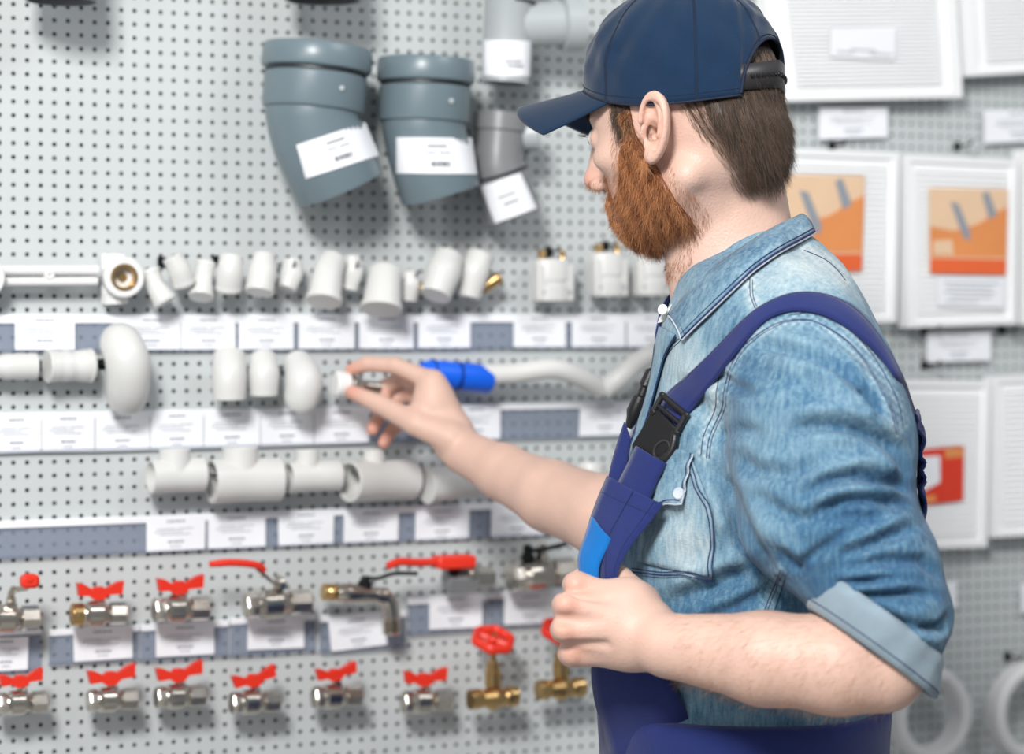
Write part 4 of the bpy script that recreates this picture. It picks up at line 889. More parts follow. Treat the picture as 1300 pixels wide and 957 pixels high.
strands('beard_strands', V[idx]-N[idx]*.001+rng.normal(0, .001, (len(idx), 3)), d, ln, .00015, MT['beard'], bb, 4, curl=.55, bias=.22*np.sin(420*V[idx][:, 0]+200*V[idx][:, 2])+.25*np.clip((q[:, 2]+.09)/.05, -1, 1))
# stubble edge, thinner hairs rooted on skin round the beard
q = (BV-HO)@HM.T; bm = beardmask(q); sel = np.flatnonzero((bm > -.016) & (bm < .003) & (np.linalg.norm(q, axis=1) < .16) & (q[:, 2] < .0) & (np.abs(q[:, 1]) < .072)); BN = vnormals(BV, BF)
idx = rng.choice(sel, 3500); d = BN[idx]*.5+np.array([0, 0, -1.0])+rng.normal(0, .2, (len(idx), 3)); d /= np.linalg.norm(d, axis=1)[:, None]
strands('beard_stubble', BV[idx], d, rng.uniform(.003, .007, len(idx)), .00010, MT['beard'], bb, 2)
def hairsdf(p):
    q = (p-HO)@HM.T; d = head(q, False); off = .0055-.0030*np.clip((q[:, 2]-.0)/.02, 0, 1)*np.where((q[:, 0] < -.06) & (q[:, 2] > .05), .4, 1); return smax(smax(d-off, -sdm(q)*.7, .008), q[:, 2]-.098, .005)
V, F = surfnet(hairsdf, HO-.17, HO+.17, .0025, 20, 1); hb = pm('hair', V, F, MT['hair'], label='short dark brown hair')
N = vnormals(V, F); q = (V-HO)@HM.T; ok = (sdm(q) > -.003) & (head(q, False) > .001) & (q[:, 2] < .085); idx = rng.choice(np.flatnonzero(ok), 20000); q = (V[idx]-HO)@HM.T
down = np.stack([-.15-1.2*np.clip(-q[:, 2]-.0, 0, .1)*0, 0*q[:, 0], -1+0*q[:, 0]], 1)@HM
d = down+N[idx]*np.where(q[:, 2] < .01, .14, .0)[:, None]+rng.normal(0, .07, (len(idx), 3)); d /= np.linalg.norm(d, axis=1)[:, None]
strands('hair_strands', V[idx]+N[idx]*.0003, d, rng.uniform(.010, .028, len(idx)), .00014, MT['hair'], hb, 4, droop=-.15*N[idx], curl=.22, bias=rng.normal(-.05, .22, len(idx))+.15*np.sin(500*V[idx][:, 0])*np.sin(430*V[idx][:, 1]))
# fading hairline behind the ear and the sideburn, rooted on the skin
q = (BV-HO)@HM.T; hm = sdm(q); sel = np.flatnonzero((hm > -.013-.010*rng.uniform(0, 1, len(hm))) & (hm < .004) & (np.linalg.norm(q, axis=1) < .16) & (head(q, False) < .004) & (q[:, 2] < .05) & (np.abs(q[:, 1]) < .080))
idx = rng.choice(sel, 6500); d = np.stack([-.5+0*idx, 0*idx, -1+0*idx], 1)@HM+BN[idx]*.12+rng.normal(0, .1, (len(idx), 3)); d /= np.linalg.norm(d, axis=1)[:, None]
strands('hairline', BV[idx], d, rng.uniform(.006, .013, len(idx)), .00011, MT['hair'], hb, 3, bias=.2)
sel = np.flatnonzero((q[:, 0] > .022) & (q[:, 0] < .046) & (np.abs(q[:, 1]) > .045) & (q[:, 2] > -.004) & (q[:, 2] < .050)); idx = rng.choice(sel, 5200); qq = q[idx]
keep = rng.uniform(0, 1, len(idx)) < np.clip((.046-qq[:, 0])/.012, .15, 1)*np.clip((qq[:, 2]+.004)/.016, .2, 1); idx = idx[keep]
d = np.stack([.12+0*idx, 0*idx, -1+0*idx], 1)@HM+BN[idx]*.12+rng.normal(0, .12, (len(idx), 3)); d /= np.linalg.norm(d, axis=1)[:, None]
strands('sideburn', BV[idx]+BN[idx]*.0004, d, rng.uniform(.009, .016, len(idx)), .00016, MT['hair'], hb, 3)
sel = np.flatnonzero((q[:, 0] > .06) & (np.abs(q[:, 1]) > .012) & (np.abs(q[:, 1]) < .050) & (np.abs(q[:, 2]-.029) < .004)); idx = rng.choice(sel, 900); sg = np.sign(q[idx, 1])
d = np.stack([-.4+0*sg, sg, -.05+0*sg], 1)@HM+BN[idx]*.35+rng.normal(0, .15, (len(idx), 3)); d /= np.linalg.norm(d, axis=1)[:, None]
strands('eyebrow', BV[idx], d, rng.uniform(.005, .009, len(idx)), .00014, MT['hair'], None, 3)
rt = []; dd = []
for s in (1, -1):
    for i in range(26):
        a = (i/25-.5)*1.9; rt.append(H(.0775+.0135*math.cos(a), (.032+.0145*math.sin(a))*s, .0095)); dd.append(HM.T@np.array([math.cos(a)*.9, math.sin(a)*s, .15-(.5 if i % 2 else 0)*.0]))
dd = np.array(dd); dd /= np.linalg.norm(dd, axis=1)[:, None]; strands('eyelashes', np.array(rt), dd, np.full(len(rt), .008), .00016, MT['hair'], None, 3, droop=np.array([0, 0, .5]))
# ------------------------------------------------------------------ cap
def fabric(name, col, rough=.85, scale=900, noise=.06, sheen=.2):
    m = mat(name, col, rough, noise=noise, nscale=90, bump=.35, bscale=scale, spec=.2, sheen=sheen); return m
MT['navy'] = fabric('navy_cap_cotton', srgb(14, 42, 70), noise=.12); MT['thread'] = mat('dark_thread', srgb(14, 30, 54), .8); MT['strapb'] = mat('black_strap_plastic', srgb(52, 50, 52), .35)
CPT = R(0); CF = math.cos(CPT)*Fv0-math.sin(CPT)*Z; CU = math.cos(CPT)*Z+math.sin(CPT)*Fv0
def CP(f, l, u): return HO+f*CF+l*Lv+u*CU
def ubase(th):
    c = math.cos(th); return .0205+(.0245 if c > 0 else .0125)*c*c
def crown(th, t, off=0.0, u0=None):
    c, s = math.cos(th), math.sin(th); a = .1045 if c > 0 else .0965; b = .0815; ub = ubase(th) if u0 is None else u0
    top = .146; u = ub+(top-ub)*t; tt = (u-.033)/.113; tt = max(0, min(1, tt)); sc = max(1e-4, 1-tt**2.5)**.53
    if c > 0: sc = sc+(.06*c*tt*(1-tt)*2)
    wr = .0011*math.sin(th*9+t*14)*math.sin(t*math.pi)+.0009*math.sin(th*17-t*9)*math.sin(t*math.pi)
    # pinched dent in the side panel and front buckle
    wr -= .0035*math.exp(-((th-1.15)/.10)**2-((t-.40)/.06)**2)
    k = sc+(off+wr)/.09
    pucker = 0
    return CP(a*c*k-.001, b*s*k, u+off*.6*tt)
OPW = R(36); OPH = .052
def ub_at(th):
    base = ubase(th); dth = abs(((th-math.pi+math.pi) % (2*math.pi))-math.pi)
    dth = abs(math.atan2(math.sin(th-math.pi), math.cos(th-math.pi)))
    return base+(OPH*(1-(dth/OPW)**2.6)**.55 if dth < OPW else 0)
NT, NV = 168, 30; V = []; F = []
ths = sorted(set([2*math.pi*i/NT for i in range(NT)]+[math.pi-OPW*.999, math.pi+OPW*.999, math.pi-OPW*.96, math.pi+OPW*.96])); NT = len(ths)
for j in range(NV+1):
    for th in ths: V.append(crown(th, min(.9995, (j/NV)**.9), 0, ub_at(th)))
for j in range(NV):
    for i in range(NT): F.append((j*NT+i, j*NT+(i+1) % NT, (j+1)*NT+(i+1) % NT, (j+1)*NT+i))
F4 = np.array(F)
cap = pm('cap', np.array(V), F4, MT['navy'], label='navy blue cap')
md = cap.modifiers.new('thick', 'SOLIDIFY'); md.thickness = .0018; md.offset = -1
m = M()
for th in (0, 60, 117, 162, 198, 243, 300):
    th = R(th); u_ = ub_at(th)
    for dth in ((-.016, .016) if th else (-.012, .012)):
        m.tube([crown(th+dth, t, .0002, u_) for t in np.linspace(.0, .97, 26)], .00022, seg=6)
    m.tube([crown(th, t, .0004, u_) for t in np.linspace(.0, .99, 26)], .00045, seg=6)
m.tube([CP(0, 0, .1455), CP(0, 0, .150)], [.007, .005], seg=16)
pmk('seams', m, MT['thread'], cap)
m = M(); band = [crown(th, .055, .0003, ub_at(th)) for th in np.linspace(-math.pi+OPW*1.02, math.pi-OPW*1.02, 140)]; m.tube(band, .00022, seg=6)
edge = [crown(th, .0, .0002, ub_at(th)) for th in np.linspace(math.pi-OPW*.999, math.pi+OPW*.999, 50)]; m.tube(edge, .0013, seg=8); edge = [crown(th, .035, .0003, ub_at(th)+.002) for th in np.linspace(math.pi-OPW*.98, math.pi+OPW*.98, 50)]; m.tube(edge, .0004, seg=6)
edge = [crown(th, .0, .0002, ub_at(th)) for th in np.linspace(-math.pi+OPW, math.pi-OPW, 140)]; m.tube(edge, .0010, seg=8)
pmk('stitching', m, MT['thread'], cap)
V = []; F = []; NU_, NW = 40, 14
for lay in (0, 1):
    for j in range(NW+1):
        for i in range(NU_+1):
            a = (i/NU_-.5)*2*R(62); c0 = crown(a, 0, -.001, ubase(a)+.001); q0 = (c0-HO)@np.stack([CF, Lv, CU]).T
            l1 = .083*math.sin(a)*.93/math.sin(R(62))*.90; f1 = .030+.148*max(0, 1-(abs(l1)/.086)**2.4)**.55
            f1 = max(f1, q0[0]); t = j/NW; f = q0[0]+(f1-q0[0])*t; l = q0[1]+(l1-q0[1])*t
            dr = f-q0[0]; u = q0[2]-.21*dr-3.0*l*l*(t)*1.0+.4*dr*dr-(.0024 if lay else 0)
            V.append(CP(f, l, u))
NB = (NU_+1)*(NW+1)
for j in range(NW):
    for i in range(NU_):
        a = j*(NU_+1)+i; F.append((a, a+NU_+1, a+NU_+2, a+1)); F.append((NB+a, NB+a+1, NB+a+NU_+2, NB+a+NU_+1))
for i in range(NU_):
    a = NW*(NU_+1)+i; F.append((a, NB+a, NB+a+1, a+1)); F.append((i, i+1, NB+i+1, NB+i))
for j in range(NW):
    a = j*(NU_+1); F.append((a, NB+a, NB+a+NU_+1, a+NU_+1)); a += NU_; F.append((a, a+NU_+1, NB+a+NU_+1, NB+a))
pm('brim', np.array(V), np.array(F), MT['navy'], cap)
# plastic strap
V = []; F = []; n = 40
for rr in (.0015, .0032):
    for j in range(2):
        for i in range(n+1):
            th = math.pi+(i/n-.5)*2*OPW*1.08; dth = abs(th-math.pi)/OPW; u = (.0335 if j == 0 else .0570)+.008*(1-dth)*(1 if j else .6); c0 = CP(-(.0930+rr)*abs(math.cos(th)), (.0790+rr)*math.sin(th), u); V.append(c0)
k = n+1
for i in range(n):
    F += [(i, k+i, k+i+1, i+1), (2*k+i, 2*k+i+1, 3*k+i+1, 3*k+i), (i, i+1, 2*k+i+1, 2*k+i), (k+i, 3*k+i, 3*k+i+1, k+i+1)]
pm('strap', np.array(V), np.array(F), MT['strapb'], cap, label='black plastic snap strap')
m = M()
for i in range(13):
    th = math.pi+(i/12-.5)*1.5*OPW; dth = abs(th-math.pi)/OPW; u = .0455+.0065*(1-dth); nn = CF*math.cos(th)+Lv*math.sin(th); m.lathe(CP(-(.0966)*abs(math.cos(th)), .0835*math.sin(th), u), nn, [(0, .0022), (.0012, .0020), (.0016, .001)], 10)
pmk('snaps', m, MT['black'], cap)

# fine golden hair on the near forearm
px_, py_ = PX(BV); sel = np.flatnonzero((px_ > 855) & (px_ < 1130) & (py_ > 770) & (BV[:, 1] < 2.16) & (BV[:, 1] > 2.0) & (BV[:, 2] < 1.27)); idx = rng.choice(sel, 2600)
d = np.array([-.75, 0, -.45])+BN[idx]*.35+rng.normal(0, .25, (len(idx), 3)); d /= np.linalg.norm(d, axis=1)[:, None]
MT['armhair'] = hairmat('golden_arm_hair', srgb(150, 104, 66), srgb(200, 150, 104))
strands('arm_hair', BV[idx], d, rng.uniform(.006, .013, len(idx)), .00007, MT['armhair'], None, 3)
# ================================================================== shirt
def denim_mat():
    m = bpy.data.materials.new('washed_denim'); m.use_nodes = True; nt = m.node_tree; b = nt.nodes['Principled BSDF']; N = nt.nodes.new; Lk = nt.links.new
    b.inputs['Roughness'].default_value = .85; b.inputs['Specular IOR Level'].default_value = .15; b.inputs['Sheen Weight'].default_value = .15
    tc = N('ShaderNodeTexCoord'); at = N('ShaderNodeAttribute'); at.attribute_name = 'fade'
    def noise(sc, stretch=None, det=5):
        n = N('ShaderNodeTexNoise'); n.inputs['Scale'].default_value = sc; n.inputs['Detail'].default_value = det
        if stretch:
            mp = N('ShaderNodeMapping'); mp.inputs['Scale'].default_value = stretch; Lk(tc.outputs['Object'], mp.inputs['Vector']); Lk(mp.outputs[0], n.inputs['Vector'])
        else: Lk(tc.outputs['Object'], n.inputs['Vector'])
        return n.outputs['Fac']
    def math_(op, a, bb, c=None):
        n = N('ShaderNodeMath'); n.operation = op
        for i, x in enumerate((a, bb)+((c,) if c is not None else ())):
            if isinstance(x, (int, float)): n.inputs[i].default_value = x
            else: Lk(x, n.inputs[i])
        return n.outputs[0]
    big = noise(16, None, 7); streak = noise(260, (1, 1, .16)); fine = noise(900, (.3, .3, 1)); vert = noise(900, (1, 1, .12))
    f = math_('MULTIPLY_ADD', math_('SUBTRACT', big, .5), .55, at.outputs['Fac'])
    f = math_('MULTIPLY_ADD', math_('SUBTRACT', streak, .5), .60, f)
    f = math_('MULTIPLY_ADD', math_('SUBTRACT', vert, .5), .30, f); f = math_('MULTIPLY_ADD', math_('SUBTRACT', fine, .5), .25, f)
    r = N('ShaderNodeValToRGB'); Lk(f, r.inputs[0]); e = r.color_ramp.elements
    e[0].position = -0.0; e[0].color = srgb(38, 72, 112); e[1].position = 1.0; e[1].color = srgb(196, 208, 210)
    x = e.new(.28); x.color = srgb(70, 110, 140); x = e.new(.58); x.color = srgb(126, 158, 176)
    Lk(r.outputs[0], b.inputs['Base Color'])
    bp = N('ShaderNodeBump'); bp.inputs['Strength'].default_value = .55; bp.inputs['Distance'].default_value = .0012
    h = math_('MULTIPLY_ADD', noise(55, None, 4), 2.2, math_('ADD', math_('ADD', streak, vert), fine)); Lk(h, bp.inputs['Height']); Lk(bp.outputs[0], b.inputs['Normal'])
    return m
MT['denim'] = denim_mat()
MT['denim_rev'] = fabric('denim_reverse_side', srgb(142, 160, 172), scale=1200, noise=.10)
MT['navythread'] = mat('navy_thread', srgb(34, 44, 92), .8); MT['palethread'] = mat('pale_thread', srgb(196, 204, 216), .8)
MT['whitecloth'] = fabric('white_cotton', srgb(232, 232, 230), noise=.03)
MT['overall'] = fabric('royal_blue_twill', srgb(34, 46, 104), noise=.12, scale=1100); MT['lightblue'] = fabric('bright_blue_cotton', srgb(12, 106, 180), noise=.06)
TT = np.array([(318, 905, 1046), (335, 882, 1066), (360, 862, 1086), (420, 839, 1120), (500, 826, 1152), (560, 808, 1160), (600, 795, 1162), (650, 783, 1162), (700, 775, 1156), (800, 770, 1140), (900, 768, 1122), (1000, 770, 1115)], float)
TB = np.array([.055, .10, .125, .155, .17, .178, .178, .175, .168, .162, .160, .160])
TZ = CZ-(TT[:, 0]-HY)/FPX*2.34; TXC = ((TT[:, 1]+TT[:, 2])/2-CX)/FPX*2.34; TH = (TT[:, 2]-TT[:, 1])/2/FPX*2.34
ta = R(5); TF = np.array([-math.cos(ta), math.sin(ta), 0]); TL = np.array([-math.sin(ta), -math.cos(ta), 0])
TA = np.sqrt(np.maximum(TH**2-(TB*math.sin(ta))**2, .001))/math.cos(ta)
def torso(p):
    z = p[:, 2]; o = np.argsort(TZ); I = lambda arr: np.interp(z, TZ[o], arr[o])
    cx, a, b_ = I(TXC), I(TA), I(TB); q = np.stack([p[:, 0]-cx, p[:, 1]-2.345, 0*z], 1); f = q@TF; l = q@TL
    k = (np.abs(f/a)**2.3+np.abs(l/b_)**2.3)**(1/2.3); d = (k-1)*np.minimum(a, b_)*.85
    return smax(smax(d, z-TZ[0], .03), TZ[-2]-.01-z, .01)
CUC = P(1110, 827, 2.085); CUD = np.array([-.58, -.08, -.80]); CUD /= np.linalg.norm(CUD)
def sleeveL(p):
    d = chain(p, [P(1030, 492, 2.185), P(1044, 560, 2.150), P(1052, 650, 2.125), P(1100, 722, 2.10), P(1124, 772, 2.09), P(1114, 832, 2.085)], [.0790, .0800, .0765, .0600, .0550, .0490], .015)
    return smax(d, (p-CUC)@CUD-.004, .010)
RD = (P(838, 682, 2.52)-P(955, 480, 2.50)); RD /= np.linalg.norm(RD)
def slv_free(p): return chain(p, [P(1114, 690, 2.10), P(1114, 774, 2.09), P(1108, 870, 2.085)], [.0560, .0515, .0480], .015)
def sleeveR(p):
    d = chain(p, [P(950, 470, 2.49), P(900, 570, 2.50), P(840, 680, 2.52)], [.075, .066, .058], .02); return smax(d, (p-P(846, 664, 2.52))@RD, .004)
def shirt(p):
    t = torso(p); t = smin(t, caps(p, P(965, 372, 2.33), P(1015, 440, 2.215), .055, .062), .045); t = smin(t, caps(p, P(965, 372, 2.35), P(950, 440, 2.47), .055, .060), .045)
    return smin(smin(t, sleeveL(p), .013), sleeveR(p), .03)
V, F = surfnet(shirt, (-.02, 1.95, 1.04), (.56, 2.68, 1.66), .0026, 20, 2)
# folds: (polyline in picture px, depth mm (negative = groove), width px)
FOLDS = [
 ([(962, 440), (990, 442), (1027, 451), (1066, 467), (1096, 497)], -5.5, 8), ([(975, 462), (1027, 470), (1060, 490), (1090, 522)], 4.5, 15),
 ([(1000, 548), (1030, 540), (1066, 540), (1100, 550), (1122, 560), (1145, 572)], -6.0, 8), ([(1000, 524), (1050, 517), (1100, 528), (1135, 548)], 4.0, 14),
 ([(1092, 490), (1105, 505), (1118, 528)], -8, 7),
 ([(1020, 628), (1050, 610), (1090, 603), (1130, 612), (1158, 625)], -5.5, 7), ([(1015, 605), (1060, 585), (1110, 585), (1150, 600)], 4, 13),
 ([(930, 575), (960, 598), (1000, 602), (1040, 590), (1080, 575)], -3.5, 10), ([(1035, 648), (1070, 636), (1110, 634), (1150, 642)], -4.5, 6), ([(1030, 632), (1080, 622), (1140, 628)], 3.0, 8),
 ([(955, 625), (990, 650), (1020, 660), (1060, 650), (1110, 660)], -3.5, 9), ([(1060, 705), (1092, 697), (1131, 680), (1165, 668)], -5, 7), ([(1050, 688), (1100, 676), (1150, 655)], 3.5, 9),
 ([(1015, 720), (1040, 700), (1070, 680), (1100, 672)], -3.5, 7), ([(985, 690), (1010, 720), (1030, 745), (1040, 770)], -4, 8),
 ([(1036, 774), (1042, 752), (1060, 742), (1095, 738), (1135, 736)], -6, 5), ([(1048, 776), (1056, 764), (1078, 757), (1110, 755), (1150, 752), (1186, 756)], -6, 5), ([(1045, 763), (1062, 750), (1100, 746), (1160, 745)], 3.5, 5),
 ([(1120, 778), (1140, 790), (1165, 797), (1193, 797), (1205, 780)], -6, 6), ([(1110, 768), (1150, 775), (1190, 775)], 4, 8), ([(1135, 790), (1160, 815), (1185, 838)], -6, 6), ([(1150, 785), (1175, 812), (1195, 825)], 4, 8),
 ([(1060, 720), (1110, 712), (1170, 712), (1195, 735)], -4, 7), ([(1120, 560), (1140, 590), (1150, 620)], -3, 8),
 ([(845, 772), (875, 757), (906, 745), (935, 732), (960, 722)], -5, 12), ([(850, 745), (900, 722), (950, 700)], 4, 14), ([(880, 790), (930, 772), (990, 745), (1010, 730)], -4, 9),
 ([(905, 590), (930, 640), (950, 690), (985, 730)], -6, 12), ([(893, 600), (915, 640), (925, 680)], 3, 9),
 ([(800, 700), (840, 660), (880, 655)], -3, 12), ([(850, 480), (880, 500), (905, 540)], -2.5, 12), ([(960, 300), (1000, 330), (1050, 345)], 1.5, 14), ([(905, 470), (930, 490), (960, 500)], -3.5, 8),
 ([(912, 560), (940, 545), (965, 548)], -3, 8), ([(870, 470), (895, 488), (910, 512)], 2.5, 9), ([(930, 520), (980, 500), (1030, 495)], 2.5, 16), ([(960, 660), (1000, 690), (1030, 700)], 3.0, 10),
]
def fold_disp(V, N):
    px, py = PX(V); cv = np.array([0, 0, CZ])-V; cv /= np.linalg.norm(cv, axis=1)[:, None]; nv = np.clip(np.sum(N*cv, 1)*2.2, 0, 1)*(V[:, 1] < 2.36)
    D = np.zeros(len(V))
    for pts, amp, wd in FOLDS:
        pp = np.array(pts, float); best = np.full(len(V), 1e9); tt = np.zeros(len(V)); n = len(pp)-1
        box = (px > pp[:, 0].min()-60) & (px < pp[:, 0].max()+60) & (py > pp[:, 1].min()-60) & (py < pp[:, 1].max()+60); ii = np.flatnonzero(box)
        if not len(ii): continue
        X = np.stack([px[ii], py[ii]], 1); bd = np.full(len(ii), 1e9); bt = np.zeros(len(ii))
        for i in range(n):
            a = pp[i]; b_ = pp[i+1]-a; h = np.clip(((X-a)@b_)/(b_@b_), 0, 1); d = np.linalg.norm(X-a-h[:, None]*b_, axis=1); k = d < bd; bd[k] = d[k]; bt[k] = (i+h[k])/n
        taper = np.clip(np.minimum(bt, 1-bt)*4+.15, 0, 1)
        g = np.exp(-(bd/wd)**2)
        if amp < 0: g = g-.38*np.exp(-((bd-wd*1.9)/(wd*1.0))**2)
        D[ii] += amp*.001*g*taper
    s_ = (CUC-V)@CUD; damp = np.where(np.linalg.norm(V-CUC, axis=1) < .10, np.clip((s_-.024)/.014, 0, 1), 1)
    return D*nv*damp
def wrinkle(V, s=1.0):
    x, y, z = V.T*1.0
    return s*(.0011*np.sin(38*x+21*z+3*np.sin(17*z+9*y))*np.sin(29*y-33*z+2)+.0008*np.sin(83*z+31*x+2*np.sin(40*x))+.0006*np.sin(120*x-70*z+50*y))
N = vnormals(V, F); V = V+N*wrinkle(V)[:, None]; N = vnormals(V, F); V = V+N*(1.5*fold_disp(V, N))[:, None]; V = lap(V, F, .25); N = vnormals(V, F)
BVH = BVHTree.FromPolygons([tuple(v) for v in V.tolist()], [tuple(f) for f in F.tolist()])
CAMP = Vector((0, 0, CZ))
def hit(px, py, off=0.0, Yg=2.2):
    d = Vector(P(px, py, 1.0)-np.array([0, 0, CZ])).normalized(); h = BVH.ray_cast(CAMP, d)
    if h[0] is None: h = BVH.find_nearest(Vector(P(px, py, Yg)))
    return np.array(h[0])+np.array(h[1])*off, np.array(h[1])
def near(p, off=0.0):
    h = BVH.find_nearest(Vector(p)); return np.array(h[0])+np.array(h[1])*off, np.array(h[1])
SEAMS = dict(
 collar_lo=[(1027, 302), (1000, 318), (959, 347), (917, 386), (885, 416)],
 yokef=[(952, 354), (953, 375), (960, 394)], yokeb=[(1021, 318), (1046, 329), (1062, 342), (1073, 356)],
 arm1=[(897, 581), (901, 554), (917, 518), (919, 499), (927, 467), (943, 441), (962, 425), (971, 419), (994, 408), (1027, 406), (1053, 418), (1078, 436), (1098, 460), (1111, 483), (1130, 518), (1138, 551)],
 arm2=[(890, 578), (894, 552), (908, 520), (910, 496), (918, 464), (935, 437), (958, 416)],
 arm3=[(1004, 400), (1030, 398), (1060, 409), (1086, 426), (1107, 450), (1122, 474), (1139, 508), (1146, 540)],
 side1=[(991, 724), (978, 756), (966, 786)], side2=[(997, 734), (988, 762), (978, 786)],
 placket=[(862, 430), (846, 447), (830, 480), (822, 508), (812, 545)])
def seamdist(V, names):
    px, py = PX(V); X = np.stack([px, py], 1); bd = np.full(len(V), 1e9)
    for k in names:
        pp = np.array(SEAMS[k], float)
        for i in range(len(pp)-1):
            a = pp[i]; b_ = pp[i+1]-a; h = np.clip(((X-a)@b_)/(b_@b_), 0, 1); bd = np.minimum(bd, np.linalg.norm(X-a-h[:, None]*b_, axis=1))
    return bd
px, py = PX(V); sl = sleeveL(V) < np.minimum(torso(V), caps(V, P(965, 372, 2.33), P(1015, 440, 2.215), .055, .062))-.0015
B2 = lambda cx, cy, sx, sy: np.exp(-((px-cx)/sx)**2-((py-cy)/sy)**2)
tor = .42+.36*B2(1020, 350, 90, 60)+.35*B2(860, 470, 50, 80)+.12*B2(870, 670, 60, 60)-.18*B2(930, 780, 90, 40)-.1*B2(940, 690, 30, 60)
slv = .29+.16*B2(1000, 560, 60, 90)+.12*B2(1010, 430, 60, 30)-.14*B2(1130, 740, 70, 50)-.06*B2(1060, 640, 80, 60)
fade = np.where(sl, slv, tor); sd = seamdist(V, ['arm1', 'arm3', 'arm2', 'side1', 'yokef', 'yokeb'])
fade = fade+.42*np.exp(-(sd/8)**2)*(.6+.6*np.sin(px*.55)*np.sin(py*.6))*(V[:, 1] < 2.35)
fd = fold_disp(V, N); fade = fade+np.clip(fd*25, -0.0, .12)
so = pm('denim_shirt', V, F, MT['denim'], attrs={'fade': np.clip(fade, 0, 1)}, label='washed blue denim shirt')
SV, SF = V, F
def poly_resample(pts, n):
    pts = np.array(pts, float); s = np.r_[0, np.cumsum(np.linalg.norm(np.diff(pts, axis=0), axis=1))]; u = np.linspace(0, s[-1], n); return np.stack([np.interp(u, s, pts[:, k]) for k in range(pts.shape[1])], 1)
for k, pts in SEAMS.items():
    if k == 'collar_lo': continue
    m = M(); sm = poly_resample([tuple(x) for x in np.array(bez([(a, b, 0) for a, b in pts], 40))[:, :2]], 60); q = [hit(x, y, .0004)[0] for x, y in sm]; m.tube(q, .00042, seg=6); pmk('seam_stitching', m, MT['navythread'], so)
    if k in ('arm1', 'side1', 'yokef', 'placket'): m = M(); m.tube([hit(x+3.4, y+1.0, .0002)[0] for x, y in sm], .00036, seg=6); pmk('seam_stitching', m, MT['navythread'], so)
def sheet(name, rows, material, parent, th=.0016, label=None, attrs=None, smooth=1):      # grid of 3D points -> thick cloth piece
    G = np.array(rows); a, b_ = G.shape[:2]; V = G.reshape(-1, 3); F = np.array([(i*b_+j, i*b_+j+1, (i+1)*b_+j+1, (i+1)*b_+j) for i in range(a-1) for j in range(b_-1)])
    n = vnormals(V, F)
    for _ in range(0): pass
    c = np.array([0, 0, CZ])-V.mean(0)
    V2 = np.concatenate([V+n*th/2, V-n*th/2]); k = a*b_; F2 = [tuple(f) for f in F]+[tuple(f[::-1]+k) for f in F]
    ed = [j for j in range(b_)]+[i*b_+b_-1 for i in range(1, a)]+[(a-1)*b_+j for j in range(b_-2, -1, -1)]+[i*b_ for i in range(a-2, 0, -1)]
    for i in range(len(ed)): x, y = ed[i], ed[(i+1) % len(ed)]; F2.append((y, x, x+k, y+k))
    at = None
    if attrs is not None: at = {'fade': np.tile(np.full(k, attrs) if np.isscalar(attrs) else attrs, 2)}
    return pm(name, V2, np.array(F2), material, parent, at, label)
def strip(left, right, n, mcols, off, Yg=2.2, sm=3, bul=0.0):       # ribbon between two px polylines draped on the shirt
    L_, R_ = poly_resample(left, n), poly_resample(right, n); G = np.zeros((n, mcols, 3))
    for i in range(n):
        for j in range(mcols):
            t = j/(mcols-1); x, y = L_[i]*(1-t)+R_[i]*t; G[i, j] = hit(x, y, off+bul*math.sin(math.pi*t), Yg)[0]
    for _ in range(sm):
        G[1:-1] = .25*G[:-2]+.5*G[1:-1]+.25*G[2:]
    return G
# collar
tn = [(1018, 272, 2.345), (975, 293, 2.278), (927, 325, 2.255), (885, 359, 2.262), (849, 401, 2.290)]
T_ = bez([P(*x) for x in tn], 40)
bn = poly_resample([(1030, 301), (1000, 320), (959, 348), (917, 388), (872, 431)], 41); Bn = []
for i, (x, y) in enumerate(bn):
    q, nn = hit(x, y, .006, 2.25); Bn.append(q)
Bn = np.array(Bn)
for _ in range(6): Bn[1:-1] = .25*Bn[:-2]+.5*Bn[1:-1]+.25*Bn[2:]
rows = []
for j in range(10):
    t = j/9; rr = []
    for i in range(41):
        p = T_[i]*(1-t)+Bn[i]*t; out = np.array([0, -1, .35]); rr.append(p+out*.007*math.sin(math.pi*min(1, t*1.0))**.7)
    rows.append(rr)
px_, py_ = None, None
fr = (.28+.25*np.sin(np.arange(41)*1.9)*0+.22*np.random.RandomState(3).rand(10, 41)); fr[7:] += .12
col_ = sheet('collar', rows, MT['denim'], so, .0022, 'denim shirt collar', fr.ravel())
m = M(); G = np.array(rows)
for j, o_ in ((8, 0), (9, 0)):
    q = [G[j, i]+np.array([0, -.0016, .0006]) for i in range(41)]; m.tube(q, .0006 if j == 8 else .0009, seg=6)
m.tube([G[j, 39]+np.array([.0, -.0018, 0]) for j in range(10)], .0006, seg=6); pmk('collar_stitching', m, MT['navythread'], col_)
m = M(); m.tube([G[9, i]+np.array([.0004, -.0004, -.0012]) for i in range(41)], .0010, seg=6); m.tube([G[j, 40]+np.array([-.0006, -.0008, 0]) for j in range(10)], .0009, seg=6); pmk('collar_edge', m, MT['palethread'], col_)
